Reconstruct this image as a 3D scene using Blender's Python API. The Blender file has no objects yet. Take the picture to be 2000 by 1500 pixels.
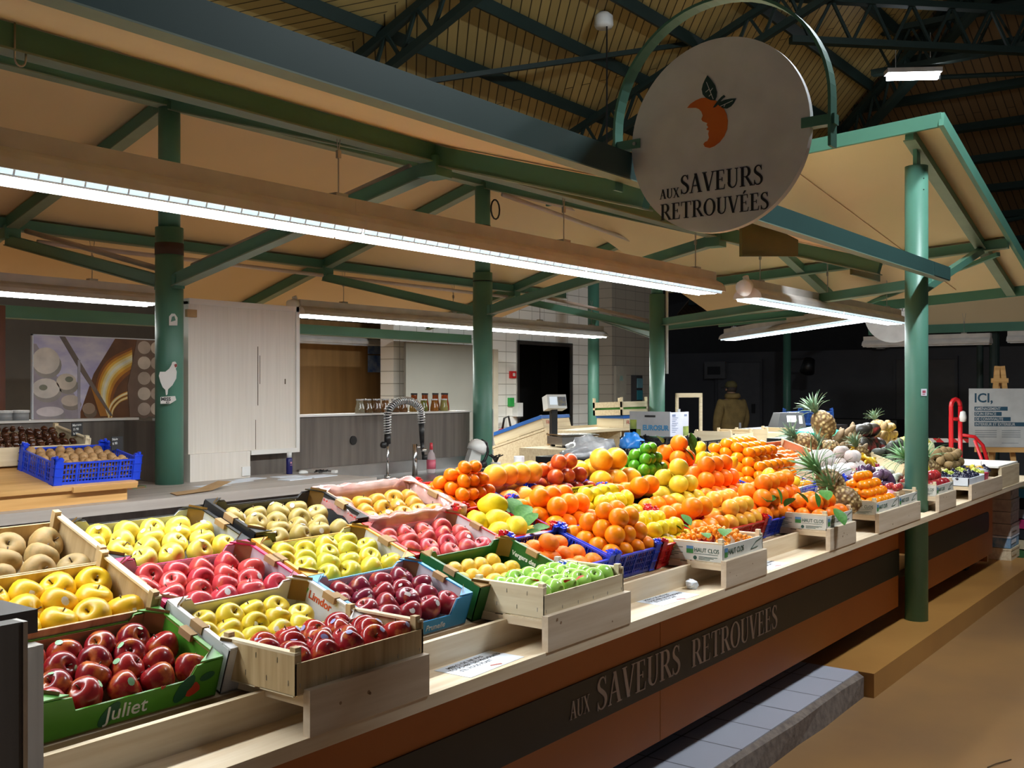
import bpy, bmesh, math, random
from mathutils import Vector, Matrix, Euler, noise
random.seed(11)
PI = math.pi
SC = bpy.context.scene
COL = SC.collection

# ---------------------------------------------------------------- camera
# X runs along the front of the stall, Y into the stall, Z up
FPX = 2004.0                                  # focal length in pixels of the 2000 px wide frame
cam_d = bpy.data.cameras.new('camera')
cam_d.sensor_fit = 'HORIZONTAL'; cam_d.sensor_width = 36.0
cam_d.lens = 36.0*FPX/2000.0
cam_d.shift_y = 7.0/2000.0
cam_d.clip_start = 0.02; cam_d.clip_end = 200
cam = bpy.data.objects.new('camera', cam_d); COL.objects.link(cam)
rv, fv = Vector((.6018,-.7987,0)), Vector((.7987,.6018,0))
cam.matrix_world = Matrix(((rv.x,0,-fv.x,0),(rv.y,0,-fv.y,0),(0,1,0,1.6),(0,0,0,1)))
SC.camera = cam
# ---------------------------------------------------------------- world and exposure
w = bpy.data.worlds.new('night'); SC.world = w; w.use_nodes = True
bgn = w.node_tree.nodes['Background']
bgn.inputs[0].default_value = (.78,.86,1,1); bgn.inputs[1].default_value = .045
SC.view_settings.view_transform = 'Standard'; SC.view_settings.look = 'None'
SC.view_settings.gamma = 1; SC.view_settings.exposure = 0.44
SC.view_settings.use_curve_mapping = False
SC.cycles.max_bounces = 7; SC.cycles.diffuse_bounces = 4
SC.cycles.sample_clamp_indirect = 4
LAMP = 37.0      # strength of the stall's fluorescent tubes
HALL = 390.0      # strength of the market hall's battens high above the aisle

# ---------------------------------------------------------------- materials
def nt(name):
    m = bpy.data.materials.new(name); m.use_nodes = True
    return m, m.node_tree.nodes, m.node_tree.links, m.node_tree.nodes['Principled BSDF']
def c4(c): return (c[0],c[1],c[2],1)
def srgb(r,g,b):
    f = lambda v: (v/255/12.92 if v/255 <= .04045 else ((v/255+.055)/1.055)**2.4)
    return (f(r),f(g),f(b))
MATS = {}
def mat(name, c, rough=.5, metal=0, c2=None, scale=8, stretch=(1,1,1), bump=0, spec=.5, detail=3, coord='Object', alpha=1, trans=0):
    if name in MATS: return MATS[name]
    m,N,L,b = nt(name)
    b.inputs['Base Color'].default_value = c4(c); b.inputs['Roughness'].default_value = rough
    b.inputs['Metallic'].default_value = metal; b.inputs['Specular IOR Level'].default_value = spec
    if trans: b.inputs['Transmission Weight'].default_value = trans
    if alpha < 1: b.inputs['Alpha'].default_value = alpha
    if c2 is None: c2 = tuple(v*.86 for v in c)
    tc = N.new('ShaderNodeTexCoord'); mp = N.new('ShaderNodeMapping'); mp.inputs['Scale'].default_value = stretch
    no = N.new('ShaderNodeTexNoise'); no.inputs['Scale'].default_value = scale; no.inputs['Detail'].default_value = detail
    mx = N.new('ShaderNodeMix'); mx.data_type = 'RGBA'
    mx.inputs[6].default_value = c4(c); mx.inputs[7].default_value = c4(c2)
    rp = N.new('ShaderNodeValToRGB'); rp.color_ramp.elements[0].position = .35; rp.color_ramp.elements[1].position = .7
    L.new(tc.outputs[coord], mp.inputs[0]); L.new(mp.outputs[0], no.inputs[0]); L.new(no.outputs[0], rp.inputs[0])
    L.new(rp.outputs[0], mx.inputs[0]); L.new(mx.outputs[2], b.inputs['Base Color'])
    if bump:
        bp = N.new('ShaderNodeBump'); bp.inputs['Strength'].default_value = bump; bp.inputs['Distance'].default_value = .01
        L.new(no.outputs[0], bp.inputs['Height']); L.new(bp.outputs[0], b.inputs['Normal'])
    MATS[name] = m
    return m
def wood(name, c, c2, axis=0, rough=.55, fine=60):
    if name in MATS: return MATS[name]
    st = [fine]*3; st[axis] = fine*.06
    return mat(name, c, rough, 0, c2, 1.0, tuple(st), .06, .4, 4)
def emis(name, c, s):
    if name in MATS: return MATS[name]
    m,N,L,b = nt(name)
    b.inputs['Base Color'].default_value = (.8,.8,.8,1)
    b.inputs['Emission Color'].default_value = c4(c); b.inputs['Emission Strength'].default_value = s
    MATS[name] = m; return m
def fruit(name, ca, cb, cc=None, amt=.5, scale=1.5, rough=.35, bump=0, bscale=22, spec=.5, coat=0, sss=0):
    """ca..cb picked per fruit, cc blotches by noise in the fruit's own space"""
    if name in MATS: return MATS[name]
    m,N,L,b = nt(name)
    b.inputs['Roughness'].default_value = rough; b.inputs['Specular IOR Level'].default_value = spec
    if coat: b.inputs['Coat Weight'].default_value = coat; b.inputs['Coat Roughness'].default_value = .15
    oi = N.new('ShaderNodeObjectInfo'); mx = N.new('ShaderNodeMix'); mx.data_type = 'RGBA'
    mx.inputs[6].default_value = c4(ca); mx.inputs[7].default_value = c4(cb)
    L.new(oi.outputs['Random'], mx.inputs[0]); out = mx.outputs[2]
    tc = N.new('ShaderNodeTexCoord')
    if cc:
        ad = N.new('ShaderNodeVectorMath'); ad.operation = 'ADD'
        ml = N.new('ShaderNodeVectorMath'); ml.operation = 'SCALE'; ml.inputs[3].default_value = 37
        cx = N.new('ShaderNodeCombineXYZ')
        for i in range(3): L.new(oi.outputs['Random'], cx.inputs[i])
        L.new(cx.outputs[0], ml.inputs[0]); L.new(tc.outputs['Object'], ad.inputs[0]); L.new(ml.outputs[0], ad.inputs[1])
        no = N.new('ShaderNodeTexNoise'); no.inputs['Scale'].default_value = scale; no.inputs['Detail'].default_value = 4
        L.new(ad.outputs[0], no.inputs[0])
        rp = N.new('ShaderNodeValToRGB'); rp.color_ramp.elements[0].position = .68-amt*.4; rp.color_ramp.elements[1].position = .86-amt*.3
        L.new(no.outputs[0], rp.inputs[0])
        m2 = N.new('ShaderNodeMix'); m2.data_type = 'RGBA'; m2.inputs[7].default_value = c4(cc)
        L.new(rp.outputs[0], m2.inputs[0]); L.new(out, m2.inputs[6]); out = m2.outputs[2]
    L.new(out, b.inputs['Base Color'])
    if bump:
        vo = N.new('ShaderNodeTexVoronoi'); vo.inputs['Scale'].default_value = bscale
        bp = N.new('ShaderNodeBump'); bp.inputs['Strength'].default_value = bump; bp.inputs['Distance'].default_value = .02
        L.new(tc.outputs['Object'], vo.inputs[0]); L.new(vo.outputs[0], bp.inputs['Height']); L.new(bp.outputs[0], b.inputs['Normal'])
    MATS[name] = m; return m
def tiles(name, c, mortar, bw, bh, offs, axis='xz', rough=.25, msize=.006, c2=None):
    """rectangular tiles as a brick texture over object x and z (wall) or x and y (floor)"""
    if name in MATS: return MATS[name]
    m,N,L,b = nt(name); b.inputs['Roughness'].default_value = rough
    tc = N.new('ShaderNodeTexCoord'); sp = N.new('ShaderNodeSeparateXYZ'); cb = N.new('ShaderNodeCombineXYZ')
    L.new(tc.outputs['Object'], sp.inputs[0])
    ix = {'x':0,'y':1,'z':2}
    L.new(sp.outputs[ix[axis[0]]], cb.inputs[0]); L.new(sp.outputs[ix[axis[1]]], cb.inputs[1])
    br = N.new('ShaderNodeTexBrick'); br.inputs['Scale'].default_value = 1
    br.inputs['Brick Width'].default_value = bw; br.inputs['Row Height'].default_value = bh
    br.inputs['Mortar Size'].default_value = msize; br.offset = offs
    br.inputs['Color1'].default_value = c4(c); br.inputs['Color2'].default_value = c4(c2 or tuple(v*.93 for v in c)); br.inputs['Mortar'].default_value = c4(mortar)
    L.new(cb.outputs[0], br.inputs[0]); L.new(br.outputs[0], b.inputs['Base Color'])
    MATS[name] = m; return m
def boards(name, c, line, width, ang, rough=.6):
    """tongue and groove boards in the object's xy plane, running at angle ang"""
    if name in MATS: return MATS[name]
    m,N,L,b = nt(name); b.inputs['Roughness'].default_value = rough
    tc = N.new('ShaderNodeTexCoord'); mp = N.new('ShaderNodeMapping'); mp.inputs['Rotation'].default_value = (0,0,-ang)
    L.new(tc.outputs['Object'], mp.inputs[0])
    br = N.new('ShaderNodeTexBrick'); br.inputs['Scale'].default_value = 1
    br.inputs['Brick Width'].default_value = 6; br.inputs['Row Height'].default_value = width; br.inputs['Mortar Size'].default_value = .007
    br.inputs['Color1'].default_value = c4(c); br.inputs['Color2'].default_value = c4(tuple(v*.82 for v in c)); br.inputs['Mortar'].default_value = c4(line)
    L.new(mp.outputs[0], br.inputs[0]); L.new(br.outputs[0], b.inputs['Base Color'])
    MATS[name] = m; return m

GREEN = mat('green paint', (.085,.235,.17), .42, 0, (.075,.205,.148), 3)
DKGREEN = mat('dark green hall steel', (.010,.026,.022), .6)
SOFFIT = mat('beige canopy lining', (.67,.52,.31), .75, 0, (.60,.465,.27), .9, (1,1,1), .02)
BEAMT = mat('dark teal beam paint', (.030,.075,.068), .42, 0, (.026,.066,.06), 3)
FLANGE = mat('greenish grey beam edge', (.20,.27,.20), .5)
ORANGE_P = mat('burnt orange panel', (.50,.155,.022), .5, 0, (.45,.135,.018), 2)
BAND_M = mat('charcoal sign band', (.024,.021,.014), .45)
PINE = wood('pale pine along x', (.80,.67,.49), (.68,.52,.33), 0, .5, 42)
PINE_Y = wood('pale pine along y', (.80,.67,.49), (.68,.52,.33), 1, .5, 42)
PINE_G = wood('greyed pine along x', (.70,.58,.44), (.58,.45,.31), 0, .55, 38)
POPLAR = wood('pale poplar crate wood', (.80,.68,.47), (.66,.52,.32), 0, .6, 55)
POPLAR_Y = wood('pale poplar crate wood along y', (.80,.68,.47), (.66,.52,.32), 1, .6, 55)
POPLAR_D = wood('knotty crate wood', (.62,.46,.25), (.42,.28,.13), 2, .6, 40)
GLUELAM = wood('honey pine', (.72,.42,.16), (.55,.29,.09), 0, .5, 30)
SLAT = wood('brown slat', (.42,.25,.12), (.30,.17,.08), 0, .5, 40)
GREYWOOD = wood('grey wood grain laminate', (.17,.145,.125), (.105,.088,.075), 2, .5, 22)
GREYTOP = wood('light grey wood laminate', (.42,.37,.33), (.32,.28,.245), 0, .45, 22)
DARKWOOD = wood('dark brown laminate', (.045,.035,.03), (.03,.024,.02), 0, .5, 22)
WHITE = mat('white board', (.78,.76,.72), .5, 0, (.72,.70,.66), 3)
CREAMW = mat('cream painted board', (.74,.69,.62), .5, 0, (.68,.63,.56), 6, (14,1,.4))
PAPER = mat('white paper', (.75,.80,.88), .6)
INK = mat('black ink', (.012,.012,.014), .5)
CHROME = mat('chrome', (.7,.7,.7), .18, 1)
STEELM = mat('brushed steel', (.48,.47,.46), .35, 1)
BLACK = mat('black plastic', (.012,.012,.013), .4)
GREYP = mat('grey lamp housing', (.62,.58,.54), .5)
WPLAST = mat('white plastic', (.78,.78,.76), .35)
CARDB = mat('brown cardboard', (.42,.26,.12), .8, 0, (.36,.22,.10), 20)
CARDD = mat('golden brown cardboard', (.33,.19,.055), .75, 0, (.27,.15,.04), 12)
REDP = mat('red crate plastic', (.60,.012,.018), .3)
BLUEP = mat('blue crate plastic', (.02,.07,.72), .3)
BLKP = mat('black crate plastic', (.014,.014,.018), .4)
PINKP = mat('magenta crate plastic', (.58,.03,.16), .35)
LEAF = mat('citrus leaf', (.04,.15,.02), .55, 0, (.08,.23,.035), 9, spec=.2)
STEMM = mat('brown stem', (.09,.05,.02), .7)
STKW = mat('white fruit sticker', (.82,.82,.80), .4, 0, (.5,.42,.40), 60)
STKG = mat('green fruit sticker', (.30,.62,.32), .4)
STKB = mat('blue fruit sticker', (.10,.12,.55), .4, 0, (.6,.6,.7), 60)

# ---------------------------------------------------------------- mesh builder
class MB:
    def __init__(s): s.v=[]; s.f=[]; s.m=[]; s.mi=0
    def add(s, vs, fs, M=None):
        o=len(s.v)
        for v in vs:
            v=Vector(v); s.v.append(M@v if M is not None else v)
        for f in fs: s.f.append([o+i for i in f]); s.m.append(s.mi)
        return s
    def box(s, a, b, M=None):
        (x0,y0,z0),(x1,y1,z1)=a,b
        if x0>x1: x0,x1=x1,x0
        if y0>y1: y0,y1=y1,y0
        if z0>z1: z0,z1=z1,z0
        return s.add([(x0,y0,z0),(x1,y0,z0),(x1,y1,z0),(x0,y1,z0),(x0,y0,z1),(x1,y0,z1),(x1,y1,z1),(x0,y1,z1)],
              [(0,3,2,1),(4,5,6,7),(0,1,5,4),(1,2,6,5),(2,3,7,6),(3,0,4,7)],M)
    def bar(s,p,q,w,h,up=(0,0,1)):
        p,q=Vector(p),Vector(q); d=(q-p).normalized(); u=Vector(up); sd=d.cross(u)
        if sd.length<1e-4: sd=d.cross(Vector((1,0,0)))
        sd.normalize(); u=sd.cross(d).normalized(); a=sd*w/2; b=u*h/2
        vs=[p-a-b,p+a-b,p+a+b,p-a+b,q-a-b,q+a-b,q+a+b,q-a+b]
        return s.add(vs,[(0,1,2,3),(7,6,5,4),(0,4,5,1),(1,5,6,2),(2,6,7,3),(3,7,4,0)])
    def cyl(s,p,q,r0,r1=None,n=16):
        r1=r0 if r1 is None else r1
        p,q=Vector(p),Vector(q); d=(q-p).normalized(); a=d.orthogonal().normalized(); b=d.cross(a)
        vs=[]
        for c,r in((p,r0),(q,r1)):
            for i in range(n):
                t=2*PI*i/n; vs.append(c+a*math.cos(t)*r+b*math.sin(t)*r)
        fs=[(i,(i+1)%n,n+(i+1)%n,n+i) for i in range(n)]+[tuple(range(n-1,-1,-1)),tuple(range(n,2*n))]
        return s.add(vs,fs)
    def tube(s,pts,r,n=8,caps=True):
        pts=[Vector(p) for p in pts]; m=len(pts); vs=[]
        prev=None
        for i,p in enumerate(pts):
            d=(pts[min(i+1,m-1)]-pts[max(i-1,0)]).normalized()
            a=(prev-d*prev.dot(d)) if prev is not None else d.orthogonal()
            if a.length<1e-5: a=d.orthogonal()
            a.normalize(); prev=a; b=d.cross(a)
            rr=r[i] if isinstance(r,(list,tuple)) else r
            for k in range(n):
                t=2*PI*k/n; vs.append(p+a*math.cos(t)*rr+b*math.sin(t)*rr)
        fs=[]
        for i in range(m-1):
            for k in range(n): fs.append((i*n+k,i*n+(k+1)%n,(i+1)*n+(k+1)%n,(i+1)*n+k))
        if caps: fs+= [tuple(range(n-1,-1,-1)),tuple((m-1)*n+k for k in range(n))]
        return s.add(vs,fs)
    def lathe(s,prof,n=20,M=None,disp=None):
        """profile of (radius,z) from bottom to top, poles where radius is 0"""
        vs=[];rings=[]
        for (r,z) in prof:
            if r<1e-6: rings.append([len(vs)]); vs.append(Vector((0,0,z)))
            else:
                ring=[]
                for k in range(n):
                    t=2*PI*k/n; ring.append(len(vs)); vs.append(Vector((r*math.cos(t),r*math.sin(t),z)))
                rings.append(ring)
        if disp: vs=[disp(v) for v in vs]
        fs=[]
        for a,b in zip(rings,rings[1:]):
            if len(a)==1 and len(b)==1: continue
            for k in range(n):
                k2=(k+1)%n
                if len(a)==1: fs.append((a[0],b[k2],b[k]))
                elif len(b)==1: fs.append((a[k],a[k2],b[0]))
                else: fs.append((a[k],a[k2],b[k2],b[k]))
        if len(rings[0])>1: fs.append(tuple(reversed(rings[0])))
        if len(rings[-1])>1: fs.append(tuple(rings[-1]))
        return s.add(vs,fs,M)
    def prism(s,poly,h,M=None):
        """polygon in xy (counter-clockwise) raised by h"""
        n=len(poly)
        ar=sum(poly[i][0]*poly[(i+1)%n][1]-poly[(i+1)%n][0]*poly[i][1] for i in range(n))
        if ar<0: poly=poly[::-1]
        vs=[(p[0],p[1],0) for p in poly]+[(p[0],p[1],h) for p in poly]
        fs=[tuple(range(n-1,-1,-1)),tuple(range(n,2*n))]+[(i,(i+1)%n,n+(i+1)%n,n+i) for i in range(n)]
        return s.add(vs,fs,M)
    def mesh(s,name,mats,smooth=False):
        me=bpy.data.meshes.new(name); me.from_pydata([tuple(v) for v in s.v],[],s.f)
        for m in (mats if isinstance(mats,(list,tuple)) else [mats]): me.materials.append(m)
        for p,mi in zip(me.polygons,s.m):
            p.material_index=mi
            if smooth: p.use_smooth=True
        me.update(); return me
    def bbox(s):
        xs=[v.x for v in s.v]; ys=[v.y for v in s.v]; zs=[v.z for v in s.v]
        return min(xs),max(xs),min(ys),max(ys),min(zs),max(zs)
def basis(o,x,y):
    x=Vector(x).normalized(); y=Vector(y); z=x.cross(y).normalized(); y=z.cross(x)
    return Matrix(((x.x,y.x,z.x,o[0]),(x.y,y.y,z.y,o[1]),(x.z,y.z,z.z,o[2]),(0,0,0,1)))
def TR(x,y,z): return Matrix.Translation((x,y,z))
def RX(a): return Matrix.Rotation(a,4,'X')
def RY(a): return Matrix.Rotation(a,4,'Y')
def RZ(a): return Matrix.Rotation(a,4,'Z')
def SCL(s): return Matrix.Diagonal((s,s,s,1)) if not isinstance(s,(tuple,list)) else Matrix.Diagonal((s[0],s[1],s[2],1))

# ---------------------------------------------------------------- objects
def tag(o,label,cat,group=None,kind=None):
    if label: o['label']=label
    if cat: o['category']=cat
    if group: o['group']=group
    if kind: o['kind']=kind
    return o
def thing(name,label,cat,loc=(0,0,0),group=None,M=None):
    o=bpy.data.objects.new(name,None); COL.objects.link(o); o.empty_display_size=.05
    if M is not None: o.matrix_world=M
    else: o.location=loc
    return tag(o,label,cat,group)
def obj(name,mb,mats,parent=None,smooth=False,label=None,M=None):
    me=mb if isinstance(mb,bpy.types.Mesh) else mb.mesh(name,mats,smooth)
    o=bpy.data.objects.new(name,me); COL.objects.link(o)
    if parent is not None: o.parent=parent
    if M is not None: o.matrix_local=M
    if label: o['label']=label
    return o
def single(name,label,cat,mb,mats,group=None,smooth=False,M=None):
    return tag(obj(name,mb,mats,None,smooth,None,M),label,cat,group)
def struct(name,mb,mats,smooth=False,M=None):
    o=obj(name,mb,mats,None,smooth,None,M); o['kind']='structure'; return o
def dup(root,M,label=None,group=None):
    r=root.copy(); COL.objects.link(r); r.matrix_world=M
    if label: r['label']=label
    if group: r['group']=group
    for ch in root.children:
        c=ch.copy(); COL.objects.link(c); c.parent=r
        for g in ch.children:
            d=g.copy(); COL.objects.link(d); d.parent=c
    return r
def textmesh(s,size,depth=.0006,bold=0,align='LEFT',shear=0,sx=1):
    cu=bpy.data.curves.new('t','FONT'); cu.body=s; cu.size=size; cu.extrude=depth; cu.offset=bold; cu.align_x=align; cu.shear=shear
    cu.resolution_u=3
    o=bpy.data.objects.new('t',cu); COL.objects.link(o)
    dg=bpy.context.evaluated_depsgraph_get(); dg.update()
    me=bpy.data.meshes.new_from_object(o.evaluated_get(dg))
    bpy.data.objects.remove(o); bpy.data.curves.remove(cu)
    if sx!=1: me.transform(Matrix.Diagonal((sx,1,1,1)))
    return me
def text(s,size,m,parent,M,depth=.0006,bold=0,align='LEFT',shear=0,sx=1,name='lettering'):
    me=textmesh(s,size,depth,bold,align,shear,sx); me.name=name; me.materials.clear(); me.materials.append(m)
    return obj(name,me,None,parent,M=M)
ORD=['zeroth','first','second','third','fourth','fifth','sixth','seventh','eighth','ninth','tenth','eleventh','twelfth','thirteenth','fourteenth']

# serif capitals drawn as strokes, cap height 1
def glyph(ch):
    P=[]; K=.15; T_=.05; SF=.035
    def rect(x0,y0,x1,y1): P.append([(x0,y0),(x1,y0),(x1,y1),(x0,y1)])
    def ser(x0,x1,y,up): rect(x0,y if up else y-SF,x1,y+SF if up else y)
    def diag(x0,y0,x1,y1,wd): P.append([(x0-wd/2,y0),(x0+wd/2,y0),(x1+wd/2,y1),(x1-wd/2,y1)])
    def arc(cx,cy,rx,ry,a0,a1,wf,n=22):
        for i in range(n):
            q=[]
            for t,sgn in((i,1),(i+1,1),(i+1,-1),(i,-1)):
                a=a0+(a1-a0)*t/n; wd=wf(a)/2
                nx,ny=math.cos(a),math.sin(a)
                q.append((cx+(rx+sgn*wd)*nx,cy+(ry+sgn*min(wd,.035 if abs(ny)>.7 else wd))*ny))
            P.append(q)
    vw=lambda a: T_+(K-T_)*abs(math.cos(a))**1.5
    if ch=='A':
        diag(.10,0,.37,1,T_); diag(.64,0,.37,1,K); rect(.2,.34,.55,.34+SF*1.2); ser(0,.2,0,True); ser(.5,.78,0,True); return P,.76
    if ch=='V':
        diag(.38,0,.12,1,K); diag(.38,0,.66,1,T_); ser(0,.27,1,False); ser(.56,.76,1,False); return P,.74
    if ch=='X':
        diag(.64,0,.12,1,K); diag(.12,0,.6,1,T_); ser(0,.25,1,False); ser(.5,.7,1,False); ser(.02,.22,0,True); ser(.5,.76,0,True); return P,.76
    if ch=='U':
        rect(.1,.3,.1+K,1); rect(.6,.3,.6+T_,1); ser(.02,.33,1,False); ser(.52,.72,1,False)
        arc(.385,.31,.225,.28,PI,2*PI,lambda a:T_+(K-T_)*max(0,-math.cos(a))); return P,.76
    if ch in 'EÉ':
        rect(.1,0,.1+K,1); rect(.02,.965,.55,1); rect(.02,0,.58,SF); rect(.2,.5,.46,.5+SF)
        P.append([(.5,1),(.55,1),(.56,.78),(.54,.78)]); P.append([(.54,0),(.58,0),(.62,.25),(.6,.25)]); rect(.43,.41,.46,.62)
        if ch=='É': P.append([(.24,1.06),(.32,1.06),(.46,1.24),(.34,1.24)])
        return P,.66
    if ch=='R':
        rect(.1,0,.1+K,1); ser(.02,.33,0,True); ser(.02,.3,1,False); rect(.2,.965,.4,1); rect(.2,.47,.4,.505)
        arc(.38,.735,.19,.245,-PI/2,PI/2,lambda a:T_+(K-T_)*max(0,math.cos(a)))
        P.append([(.33,.48),(.47,.48),(.78,.03),(.62,.03)]); ser(.6,.84,0,True); return P,.78
    if ch=='T':
        rect(.3,0,.3+K,1); rect(.03,.965,.72,1); ser(.21,.54,0,True)
        P.append([(.03,1),(.07,1),(.05,.76),(.03,.76)]); P.append([(.68,1),(.72,1),(.72,.76),(.7,.76)]); return P,.75
    if ch=='O':
        arc(.43,.5,.33,.49,0,2*PI,vw,40); return P,.86
    if ch=='S':
        pts=[(.46,.80),(.40,.93),(.29,.975),(.17,.93),(.10,.80),(.13,.66),(.25,.56),(.38,.46),(.47,.34),(.47,.18),(.38,.06),(.25,.02),(.13,.07),(.06,.22)]
        wd=[.03,.05,.05,.07,.11,.14,.15,.15,.14,.11,.07,.05,.05,.03]
        fine=[];fw=[]
        for i in range(len(pts)-1):
            p0=pts[max(i-1,0)];p1=pts[i];p2=pts[i+1];p3=pts[min(i+2,len(pts)-1)]
            for k in range(4):
                t=k/4; f=lambda a,b,c,d:.5*((2*b)+(c-a)*t+(2*a-5*b+4*c-d)*t*t+(3*b-a-3*c+d)*t**3)
                fine.append((f(p0[0],p1[0],p2[0],p3[0]),f(p0[1],p1[1],p2[1],p3[1]))); fw.append(wd[i]*(1-t)+wd[i+1]*t)
        fine.append(pts[-1]);fw.append(wd[-1])
        L=[];R=[]
        for i,p in enumerate(fine):
            a=fine[max(i-1,0)];b=fine[min(i+1,len(fine)-1)]
            dx,dy=b[0]-a[0],b[1]-a[1]; l=math.hypot(dx,dy); nx,ny=-dy/l,dx/l
            L.append((p[0]+nx*fw[i]/2,p[1]+ny*fw[i]/2)); R.append((p[0]-nx*fw[i]/2,p[1]-ny*fw[i]/2))
        for i in range(len(fine)-1): P.append([L[i],L[i+1],R[i+1],R[i]])
        P.append([(.44,.99),(.47,.99),(.48,.74),(.45,.74)]); P.append([(.05,.26),(.08,.26),(.08,.0),(.05,.0)])
        return P,.56
    return P,.35
def serif(s,cap,sx=1,depth=.001,x=0,y=0,mb=None,gap=.03,big=None):
    """word in serif capitals; returns the builder and the end x"""
    mb=mb or MB()
    for ch in s:
        if ch==' ': x+=.3*cap*sx; continue
        P,wd=glyph(ch)
        for k,q in enumerate(P): mb.prism([(x+p[0]*cap*sx,y+p[1]*cap) for p in q],depth*(1+.03*(k%5)))
        x+=(wd+gap)*cap*sx
    return mb,x

# ================================================================ SETTING
FLOORM = mat('worn brown resin floor', (.30,.16,.058), .42, 0, (.19,.105,.05), 1.1, (1,1,1), .05, .5, 6)
mb=MB().box((-8,-7,-.1),(26,14,0)); struct('floor',mb,FLOORM)
STEPM = mat('ochre resin step', (.42,.21,.055), .38, 0, (.32,.155,.04), 1.6, (1,1,1), .04, .5, 6)
mb=MB().box((5.34,1.69,0),(9.75,4.6,.126)); struct('trim_1',mb,STEPM)
TILEF = tiles('pale floor tiles', (.44,.45,.52), (.06,.06,.07), .30, .34, 0, 'xy', .3, .004)
CONC = mat('rough concrete edge', (.20,.155,.125), .85, 0, (.11,.085,.07), 30, (1,1,1), .4)
mb=MB().box((-3,1.77,0),(5.34,4.6,.126)); struct('trim_2',mb,TILEF)
mb=MB()
for i in range(28):
    x0=-3+i*.2975
    mb.add([(x0,1.735+.006*math.sin(i*2.1),0),(x0+.2975,1.735+.006*math.sin(i*2.1+2.1),0),(x0+.2975,1.775,0),(x0,1.775,0),
            (x0,1.742+.007*math.sin(i*1.7),.105),(x0+.2975,1.742+.007*math.sin(i*1.7+1.7),.105),(x0+.2975,1.778,.1255),(x0,1.778,.1255)],
           [(0,3,2,1),(4,5,6,7),(0,1,5,4),(1,2,6,5),(2,3,7,6),(3,0,4,7)])
struct('trim_3',mb,CONC)
# hall roof: one long pitch over the stall, a hip over the far end
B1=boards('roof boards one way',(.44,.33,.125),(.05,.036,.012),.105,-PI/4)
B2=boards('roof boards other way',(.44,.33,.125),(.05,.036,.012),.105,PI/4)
SL=.4; cs=math.sqrt(1+SL*SL)
def slab(poly):
    mb=MB(); n=len(poly)
    mb.prism(poly,.05); return mb
Mroof=basis((0,0,7.7),(1,0,0),(0,1/cs,-SL/cs))
struct('ceiling',slab([(-7,-4*cs),(6.85,-4*cs),(6.85,10*cs),(-7,10*cs)]),B1,M=Mroof)
struct('ceiling',slab([(6.85,-4*cs),(5.9,-4*cs),(19.9,10*cs),(6.85,10*cs)]),B2,M=Mroof)
Mhip=basis((9.9,0,7.7),(1/cs,0,-SL/cs),(0,1,0))
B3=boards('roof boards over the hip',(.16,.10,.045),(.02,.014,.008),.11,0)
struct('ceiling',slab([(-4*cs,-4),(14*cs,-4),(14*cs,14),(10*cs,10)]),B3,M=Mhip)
k=4
def roofz(y): return 7.7-.4*y
for i,y in enumerate([1.1,1.8,2.5,3.2,3.9,4.61,5.33,6.04,6.77,7.5,8.2]):
    mb=MB().bar((-6,y,roofz(y)-.06),(y+9.8,y,roofz(y)-.06),.07,.12,(0,-.37,.93)); struct('trim_%d'%k,mb,DKGREEN); k+=1
for i in range(13):
    x=11+i*.78; z=7.7-.4*(x-9.9)
    mb=MB().bar((x,-3.5,z-.06),(x,x-9.9,z-.06),.07,.12,(.37,0,.93)); struct('trim_%d'%k,mb,DKGREEN); k+=1
def lattice(p,q,dep,n,name,wd=.08):
    """lattice girder hung below the line p-q"""
    global k
    p,q=Vector(p),Vector(q); dn=Vector((0,0,-dep)); mb=MB()
    mb.bar(p,q,wd,.07); mb.bar(p+dn,q+dn,wd,.07)
    for j in range(n):
        a=p.lerp(q,j/n); b=p.lerp(q,(j+1)/n); m=p.lerp(q,(j+.5)/n)
        mb.bar(a,m+dn,.03,.03); mb.bar(m+dn,b,.03,.03)
    struct('trim_%d'%k,mb,DKGREEN); k+=1
lattice((6.9,-3,roofz(-3)-.15),(6.9,8.6,roofz(8.6)-.15),.34,30,'t')
lattice((10.55,.8,roofz(.8)-.15),(10.55,8.6,roofz(8.6)-.15),.34,22,'t')
lattice((7.4,-2.5,roofz(-2.5)-.16),(18.5,8.6,roofz(8.6)-.16),.4,36,'t',.12)
lattice((13.2,-3.5,6.1),(13.2,4.2,6.1),.5,16,'t',.12)
lattice((10.5,4.2,5.75),(17,-2.3,5.75),.45,20,'t',.1)
mb=MB().bar((6.95,7.3,4.45),(10.5,5.4,5.5),.05,.05); struct('trim_%d'%k,mb,DKGREEN); k+=1
# thin ties through the dark end of the roof
for a,b in (((12.5,3.2,5.2),(16.5,-1.5,5.6)),((13.5,4.5,3.4),(18,1.0,4.6))):
    mb=MB().cyl(a,b,.03,n=8); struct('trim_%d'%k,mb,DKGREEN); k+=1
mb=MB().cyl((14.6,4.2,5.1),(14.6,4.2,2.9),.02,n=8); struct('trim_%d'%k,mb,DKGREEN); k+=1

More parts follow.
